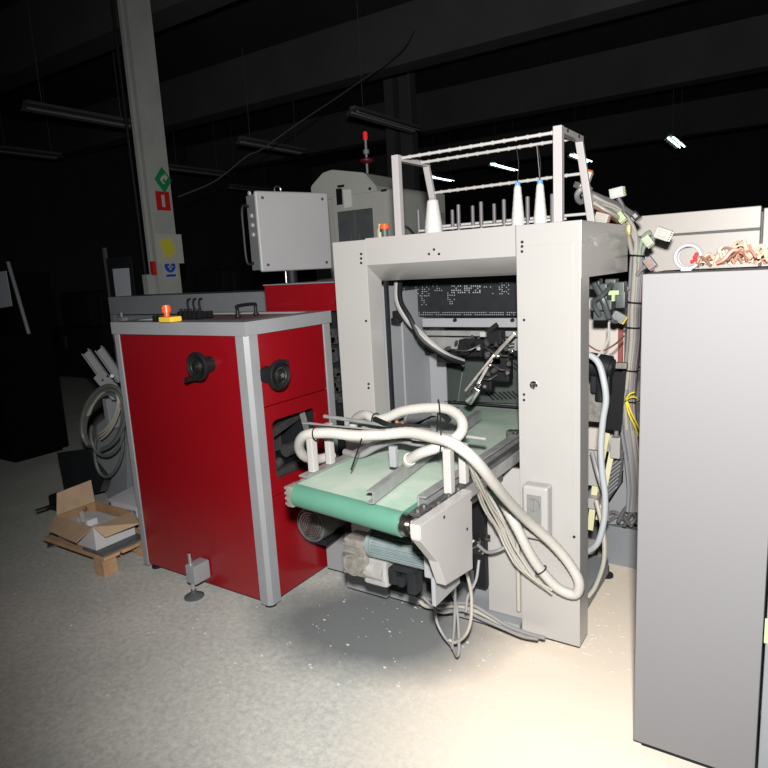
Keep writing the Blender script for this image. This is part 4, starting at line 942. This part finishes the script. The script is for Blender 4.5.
# ================================================================== enclosure behind
t = thing('warm_white_enclosure', (-.47, 4.0, 0), 'big warm white machine enclosure with a dark seam, behind the right cabinet', 'enclosure')
MB().box(-.80, -.182, 3.50, 5.0, .10, 1.693, .006).build('lower_body', ENCL, t)
q = MB(); q.box(-.80, -.182, 3.505, 5.0, 1.6935, 1.701); q.box(-.181, -.174, 3.52, 5.0, .1, 1.78); q.build('seam', GREYD, t)
q = MB(); q.box(-.80, -.182, 3.50, 5.0, 1.7015, 1.810, .006); q.build('upper_body', ENCL, t)
MB().box(-.173, .6, 3.52, 5.0, .10, 1.798, .006).build('end_section', ENCL, t)
q = MB(); p = at(766, 253, y=3.51); q.box(p.x-.01, p.x+.06, 3.508, 3.519, p.z-.004, p.z+.002); q.build('handle_slot', GREYD, t)
MB().box(-.78, .55, 3.6, 4.9, 0, .099).build('plinth', BLACKM, t)
t = thing('cream_machine_housing', (-1.0, 3.5, 0), 'cream housing seen through the open side between the right post and the bundle', 'housing')
a = at(625, 300, y=3.2); MB().box(-1.15, a.x, 3.2, 3.45, .55, 1.45, .006).build('body', CREAM, t)
p = at(622, 350, y=3.19); MB().box(p.x-.02, p.x+.005, 3.185, 3.199, p.z-.2, p.z+.12).build('red_edge', mat('maroon_edge', (.25, .06, .05), .5), t)
MB().box(-1.1, -.90, 3.25, 3.4, 0, .549).build('pedestal', GREYD, t)
t = thing('grey_side_sheet', (-.68, 3.02, 0), 'grey folded sheet panel low behind the bundle, beside the vent panel', 'panel')
q = MB(); q.prism([at(625, 412, y=3.0), at(644, 412, y=3.0), at(644, 524, y=3.0), at(606, 524, y=3.0), at(606, 508, y=3.0), at(623, 482, y=3.0)], (0, .02, 0)); q.build('sheet', WHITE2, t)
q = MB(); a = at(603, 524, y=3.0); b_ = at(644, 537, y=3.0); q.box(a.x, b_.x, 2.99, 3.04, 0.0, a.z+.0, .004); q.build('skirting', GREYP, t)

# ================================================================== control box on its arm
pTL = at(255, 192.5, d=3.7); pBL = at(261.7, 273.4, d=3.7); pTR = at(329, 192.3, d=3.98); pBR = at(331.9, 267.1, d=3.98)
bl = V((pTL.x*.5+pBL.x*.5, pTL.y*.5+pBL.y*.5, 0)); br = V((pTR.x*.5+pBR.x*.5, pTR.y*.5+pBR.y*.5, 0))
zb = (pBL.z+pBR.z)/2; ztp = (pTL.z+pTR.z)/2; W_ = (br-bl).length; H_ = ztp-zb
t = thing('control_box', ((bl.x+br.x)/2, (bl.y+br.y)/2, zb), 'square light grey control box with side buttons, raised on an arm above the red housing', 'control box')
M = frame((bl.x, bl.y, zb), br-bl)     # local x along the front, y to the back
q = MB(M); q.box(0, W_, 0, .03, 0, H_, .012, seg=3); q.build('front_cover', BOXG, t)
q = MB(M); q.box(.012, W_+.006, .031, .16, .012, H_-.012, .006); q.build('housing', GREYP, t)
q = MB(M)
for a, c in ((.045, .04), (W_-.045, .04), (.045, H_-.04), (W_-.045, H_-.04)): q.cyl((a, .001, c), (a, -.003, c), .009, seg=12)
q.build('cover_screw', DARKSTEEL, t)
for k, z in enumerate((.30, .17, .115, .06)):
    q = MB(M); q.cyl((.0115, .09, H_*.35+z), (.001, .09, H_*.35+z), .012, seg=12); q.build('push_button', WHITES, t)
q = MB(M); q.torus((W_*.38, .08, H_+.018), (0, 1, 0), .022, .006, 20, 8); q.build('lifting_eye', STEEL, t)
q = MB(M); q.tube([(.012, .13, H_*.12), (-.03, .13, H_*.14), (-.035, .13, H_*.5), (-.03, .13, H_*.82), (.012, .13, H_*.84)], .009, 8); q.build('side_grip', BLACK, t)
arm0 = M @ V((W_*.42, .10, 0)); q = MB(); q.cyl(arm0+V((0, 0, .012)), V((arm0.x, arm0.y, 1.551)), .010, seg=12); q.build('stem', STEEL, t)
q = MB(); q.cyl((arm0.x+.05, arm0.y+.0, 1.5495), (arm0.x+.05, arm0.y+.0, zb+.02), .035, seg=16); q.build('swivel_post', BLACKM, t)

# red housing behind, between cabinet and gantry
t = thing('red_housing', (-2.2, 2.9, 0), 'red machine housing with a white top edge, under the raised grey control box', 'housing')
x0 = at(264, 286, y=2.52).x
MB().box(x0, -1.80, 2.52, 3.2, 1.39, 1.543, .004).build('hood', RED, t)
MB().box(x0-.005, -1.80, 2.515, 3.2, 1.5435, 1.549, .002).build('top_edge', WHITE2, t)
MB().box(x0, -1.82, 2.60, 3.15, .05, 1.389).build('base', BLACKM, t)
q = MB(); random.seed(31)
for k in range(30):
    u = random.uniform(331, 341); v = random.uniform(325, 400); p = at(u, v, y=2.56); s_ = random.uniform(.008, .022); q.box(p.x-s_, p.x+s_, 2.55, 2.598, p.z-s_, p.z+s_, .003)
for k in range(3): q.box(-2.05, -1.80, 2.56, 2.598, .98+k*.06, 1.0+k*.06)
q.build('mechanism', DARKSTEEL, t)
MB().box(-2.04, -1.80, 2.50, 2.52, .62, .97, .004).build('inner_panel', WHITE2, t)

# long grey cabinet
LY = 3.05
a = at(108, 300, y=LY); e_ = at(262, 288, y=LY)
t = thing('long_grey_cabinet', ((a.x+e_.x)/2, LY+.3, 0), 'long low grey cabinet behind the red cabinet, reaching left past the column', 'cabinet')
zt2 = (a.z+e_.z)/2; zs = at(140, 315, y=LY).z
MB().box(a.x, -2.75, LY, LY+.4, zs+.005, zt2, .006).build('top_rail', GREYP, t)
MB().box(a.x+.06, -2.75, LY+.005, LY+.4, .06, zs-.002, .004).build('front', GREYP, t)
MB().box(a.x, a.x+.058, LY, LY+.4, .03, zs+.004, .004).build('end_post', GREYP, t)
q = MB(); p = at(125, 318, y=LY); q.box(p.x-.04, p.x+.05, LY-.06, LY-.001, p.z-.06, p.z+.01, .006); q.cyl((p.x, LY-.03, p.z+.01), (p.x, LY-.03, p.z+.05), .012); q.build('limit_switch', WHITE2, t)
p = at(121, 470, y=LY); MB().box(p.x-.02, p.x+.025, LY-.01, LY+.004, p.z-.07, p.z+.07, .004).build('slot_handle', BLACK, t)

# tall grey cabinets with lamp tower behind the control box
TY = 4.4
def T(u, v): return at(u, v, y=TY)
t = thing('switchgear_cabinet', (-3.2, TY+.4, 0), 'tall dim grey cabinet with a dark double window, behind the control box', 'cabinet')
a = T(331, 186); b_ = T(400, 192); zb_ = .08
MB().box(a.x, b_.x, TY, TY+.8, zb_, (a.z+b_.z)/2-.03, .008).build('body', mat('dim_cabinet_grey', (.40, .41, .385), .5), t)
c = T(303, 189); MB().box(c.x, a.x-.005, TY+.1, TY+.9, zb_, a.z-.03, .008).build('left_section', mat('dim_cabinet_grey', (.40, .41, .385), .5), t)
q = MB(); g = [T(306, 186), T(318, 172), T(327, 169), T(360, 172), T(372, 186)]; q.prism([V((p.x, TY+.06, p.z)) for p in g]+[V((g[-1].x, TY+.06, a.z-.1)), V((g[0].x, TY+.06, a.z-.1))], (0, .5, 0), bev=.01); q.build('hood', mat('dim_cabinet_grey', (.40, .41, .385), .5), t)
a1_ = T(338, 212); b1 = T(374.5, 241); 
q = MB(); q.box(a1_.x, b1.x, TY-.012, TY-.001, b1.z-.1, a1_.z, .003); wn = q.build('window', GREYD, t)
q = MB(); mx_ = (a1_.x+b1.x)/2; q.box(mx_-.006, mx_+.006, TY-.016, TY-.0125, b1.z-.1, a1_.z-.01)
for s in (-1, 1): q.box(mx_+s*.045-.006, mx_+s*.045+.006, TY-.03, TY-.0125, a1_.z-.30, a1_.z-.20, .002)
q.build('window_handles', FIXT, wn)
a2 = T(336.5, 189); b2 = T(343, 204.5); MB().box(a2.x, b2.x, TY-.012, TY-.001, b2.z, a2.z, .003).build('meter', BLACK, t)
q = MB()
for (u, v, w_) in ((370, 188.5, 3), (384, 190.5, 7), (341, 186, 9)): p = T(u, v); q.box(p.x-w_*.004, p.x+w_*.004, TY-.006, TY-.001, p.z-.009, p.z+.009)
q.build('name_plates', BLACKM, t)
q = MB(); q.prism([T(344, 190), T(352, 189.5), T(353, 207), T(345.5, 208.5)], (0, -.004, 0)); o = q.build('taped_note', mat('note_paper', (.62, .64, .62), .7)); o.location.y -= .013; tag(o, 'pale note taped on the dim grey cabinet beside its meter', 'note')
MB().box(c.x+.05, b_.x-.05, TY+.15, TY+.75, 0, .079).build('plinth', BLACKM, t)
ty = TY+.15; p0 = at(368, 184, y=ty); p1_ = at(365.5, 133, y=ty)
t = thing('warning_lamp', (p0.x, ty, (a.z+b_.z)/2-.03), 'red warning lamp on a thin mast, top of the dim grey cabinet', 'lamp')
zb2 = (a.z+b_.z)/2-.03
zz = lambda v: at(366, v, y=ty).z
q = MB(); q.cyl((p0.x, ty, zb2), (p0.x, ty, zz(140)), .011, seg=10); q.cyl((p0.x, ty, zb2), (p0.x, ty, zb2+.04), .035, .02, seg=14); q.cyl((p0.x, ty, zz(154)), (p0.x, ty, zz(150)), .026, seg=14); q.build('mast', WHITE2, t)
q = MB(); q.cyl((p0.x, ty, zz(140)), (p0.x, ty, zz(131.5)), .020, seg=16, bev=.006); q.build('red_light', mat('red_lens', (.75, .02, .03), .25, emit=.35), t)
q = MB(); q.lathe((p0.x, ty, zz(164)), (0, 0, 1), [(0, 0), (.03, 0), (.062, .02), (.062, .035), (.03, .05), (0, .05)]); q.build('siren', mat('dark_red_plastic', (.14, .01, .015), .4), t)

# ================================================================== carton on a small pallet
PZ = .122
t = thing('small_pallet', (-3.5, 1.72, 0), 'small raw wood pallet on one visible block, left of the red cabinet', 'pallet')
for k, (y0, y1) in enumerate(((1.59, 1.69), (1.705, 1.82), (1.835, 1.95))):
    MB().box(-3.74, -3.12, y0, y1, PZ-.020, PZ, .003).build('deck_board', WOOD, t)
MB().box(-3.235, -3.145, 1.595, 1.68, 0, PZ-.021, .003).build('block', WOOD, t)
for x in (-3.19, -3.69): MB().box(x-.04, x+.045, 1.86, 1.945, 0, PZ-.021, .003).build('block', WOOD, t)
MB().box(-3.73, -3.24, 1.855, 1.88, .02, PZ-.021, .003).build('stringer', CARDIN, t)
tag(MB().box(-3.34, -3.14, 1.60, 1.88, PZ+.0005, PZ+.012, .002).build('cardboard_sheet', GREYD), 'dark flat sheet under the carton on the pallet', 'sheet')
t = thing('carton', (-3.45, 1.70, PZ+.013), 'open cardboard carton with white outside and four spread flaps, on the pallet', 'box')
bx0, bx1, by0, by1, bz0, bz1 = -3.61, -3.225, 1.615, 1.87, PZ+.013, PZ+.15
e = .004
MB().box(bx0, bx1, by0, by0+e, bz0, bz1).build('front_wall', BOXW, t)
MB().box(bx1-e, bx1, by0+e, by1-e, bz0, bz1).build('side_wall', BOXW, t)
MB().box(bx0, bx0+e, by0+e, by1-e, bz0, bz1).build('side_wall', CARDIN, t)
MB().box(bx0, bx1, by1-e, by1, bz0, bz1).build('back_wall', CARDIN, t)
MB().box(bx0+e, bx1-e, by0+e, by1-e, bz0, bz0+.004).build('bottom', CARDIN, t)
def flap(pts, m): q = MB(); q.prism(pts, (0, 0, .004)); return q.build('flap', m, t)
T1 = V((bx0, by0, bz1)); T2 = V((bx1, by0, bz1)); T3 = V((bx1, by1, bz1)); T4 = V((bx0, by1, bz1))
up_ = V((0, 0, .001))
flap([T2+up_, T3+up_, at(139, 524, z=bz1-.02), at(105, 537.5, z=bz1-.05)], CARD)
flap([T1+up_, T2+up_, at(76, 543, z=bz1-.05), at(48, 531, z=bz1-.05)], CARD)
q = MB(); q.prism([T1+up_+V((0, .01, 0)), T4+up_, at(91, 480, x=bx0-.06), at(57, 493, x=bx0-.06)], (-.004, 0, 0)); q.build('flap', CARD, t)
flap([T4+up_, T3+up_, V((bx1, by1+.05, bz1-.10)), V((bx0, by1+.05, bz1-.10))], CARDIN)
q = MB(); p = at(94, 510, x=bx0+.03); 
q = MB(); q.box(-3.58, -3.25, 1.64, 1.84, bz0+.005, bz1-.03, .02); q.box(-3.46, -3.34, 1.65, 1.72, bz1-.06, bz1+.005, .012); tag(q.build('padded_parcel', BOXW), 'white wrapped parcel inside the open carton', 'parcel')
p = at(82, 517, y=1.66); tag(MB().bar(p+V((0, 0, .03)), p+V((.06, -.03, -.01)), .025, .02, .004).build('white_stub', WHITE), 'small white stub sticking up beside the parcel in the carton', 'stub')
p = at(93, 509, x=bx0+.012); tag(MB().sphere(V((bx0+.02, by1-.08, bz1-.015)), .014, (.6, 1, 1)).build('dark_knob', BROWN), 'dark knob on the inner wall of the carton', 'knob')
t = thing('white_box', (-3.3, 2.02, 0), 'white box with a blue label, squeezed between the carton and the red cabinet', 'box')
a = at(100, 492, y=2.12); 
pA = at(103, 503, z=.24); pB = at(136, 507, z=.24)
q = MB(); q.box(pA.x, pB.x, pB.y, pB.y+.22, .0, .24, .004); q.build('body', BOXW, t)
p = at(134, 508, y=1.979); q = MB(); q.box(pB.x-.10, pB.x-.01, pB.y-.004, pB.y-.0005, .12, .21); q.build('blue_label', BLUES, t, label='blue label')
q = MB(); q.prism([(pA.x-.02, pB.y-.01, .242), (pB.x+.02, pB.y-.01, .252), (pB.x-.02, pB.y+.24, .28), (pA.x-.05, pB.y+.24, .262)], (0, 0, .004)); q.build('open_lid', BOXW, t)
q = MB(); p = at(84, 470, y=2.3); q.prism([at(57, 453, y=2.35), at(88, 449, y=2.35), at(104, 480, y=2.30), at(100, 492, y=2.25), at(66, 500, y=2.15)], (.02, .05, 0))
tag(q.build('black_board', BLACKM), 'black board leaning behind the open carton', 'board')
q = MB(); p = at(50, 507, z=.03); q.tube([at(36, 512, z=.02), at(48, 508, z=.03), at(60, 503, z=.06), at(66, 498, z=.09)], .02, 8); q.box(p.x-.02, p.x+.12, p.y, p.y+.1, .0, .12, .02); tag(q.build('black_tool', BLACK), 'black tool or bag on the floor left behind the carton', 'tool')
q = MB(); 
for k in range(3): q.tube([at(48, 543+k*2, z=.01), at(58, 541+k, z=.015+.01*k), at(70, 540+k*2, z=.012)], .008, 7)
q.bar(at(52, 546, z=.012), at(66, 541, z=.02), .03, .02); tag(q.build('metal_scrap', STEEL), 'small metal scrap on the floor at the left end of the pallet', 'scrap')

# grey machine part with coiled hoses left of the red cabinet
CYY = 2.35
def Cc(u, v, dy=0): return at(u, v, y=CYY+dy)
t = thing('hose_trolley', (Cc(105, 470).x, CYY, 0), 'grey upright machine part with slanted channels, left of the red cabinet and behind the carton', 'machine part')
q = MB(); g = [Cc(96, 425), Cc(128, 400), Cc(128, 500), Cc(108, 500), Cc(97, 470)]; q.prism(g, (0, .12, 0), bev=.008); q.build('body', GREYP, t)
q = MB(); q.box(Cc(108, 500).x, Cc(128, 500).x, CYY+.01, CYY+.11, 0, Cc(118, 500).z+.01); q.build('base', GREYP, t)
for k, (a, b2_) in enumerate((((87, 352), (110, 384)), ((100, 349), (122, 380)))):
    q = MB(); A, B = Cc(*a, -.08+.06*k), Cc(*b2_, -.08+.06*k); q.bar(A, B, .05, .006, up=(.6, -1, .3)); d_ = (B-A).normalized()
    n_ = V((.6, -1, .3)).normalized(); s_ = d_.cross(n_).normalized()
    for s in (-1, 1): q.bar(A+s_*s*.027+n_*.012, B+s_*s*.027+n_*.012, .006, .03, up=(.6, -1, .3))
    q.build('channel', WHITE2, t)
q = MB(); A, B = Cc(99, 374, -.12), Cc(118, 396, -.12); q.bar(A, B, .09, .04, .01, up=(.6, -1, .3)); q.cyl(Cc(112, 376, -.15), Cc(112, 376, -.05), .012); q.build('carriage', WHITE2, t)
q = MB(); 
for u, v in ((103, 380), (108, 376), (115, 392), (111, 395)): p = Cc(u, v, -.145); q.cyl(p, p+V((0, -.006, 0)), .007, seg=8)
q.build('bolt', BLACKM, t)
q = MB(); q.box(Cc(112, 410, -.09).x-.05, Cc(112, 410).x+.04, CYY-.09, CYY-.001, Cc(112, 425).z, Cc(112, 396).z, .006); q.build('bracket', GREYP, t)
def loop(c, ru, rv, tilt, a0, a1, r_, m, lab, grp, dy):
    pts = []
    for i in range(15):
        a = math.radians(a0+(a1-a0)*i/14); x = ru*math.cos(a); y = rv*math.sin(a)
        pts.append(Cc(c[0]+x*math.cos(tilt)-y*math.sin(tilt), c[1]+x*math.sin(tilt)+y*math.cos(tilt), dy))
    tag(MB().tube(pts, r_, 8, smooth=3).build('coiled_hose', m), lab, 'hose', grp)
DKH = mat('dark_grey_hose', (.10, .11, .105), .5)
for k in range(3):
    loop((103, 412), 15-k*1.5, 30-k*3, .35+.05*k, -200, 60, .008, HOSE2, 'pale thin tube coiled over the slanted carriage left of the red cabinet', 'pale coiled tubes on the machine part', -.15-.012*k)
for k in range(3):
    loop((104, 418+k*2), 21-k*1.5, 33-k*2, .3, -250, 70, .014, DKH, 'dark grey hose coil hanging on the machine part left of the red cabinet', 'dark hose coils on the machine part', -.19+.02*k)
loop((109, 445), 14, 32, .1, -10, 190, .011, DKH, 'dark hose hanging in the lowest loop over the grey body', None, -.14)
loop((107, 432), 16, 24, .1, -10, 190, .011, DKH, 'dark hose hanging in the middle loop over the grey body', None, -.17)

# paper crumbs on the floor
q = MB(); random.seed(77)
def crumbs(n, u0, u1, v0, v1):
    for k in range(n):
        p = at(random.uniform(u0, u1), random.uniform(v0, v1), z=0); s_ = random.choice((.0015, .002, .002, .003, .006)); a = random.uniform(0, PI)
        q.prism([p+V((s_*1.4*math.cos(a+j*PI/2), s_*random.uniform(.6, 1.2)*math.sin(a+j*PI/2), .0004)) for j in range(4)], (0, 0, .0015))
crumbs(90, 150, 620, 600, 700); crumbs(40, 310, 430, 570, 640); crumbs(30, 480, 600, 635, 670); crumbs(40, 590, 640, 545, 670); crumbs(50, 10, 250, 560, 700)
tag(q.build('paper_crumbs', mat('crumb_white', (.62, .62, .58), .8)), 'scattered pale paper crumbs on the floor around the machine', 'debris', kind='stuff')
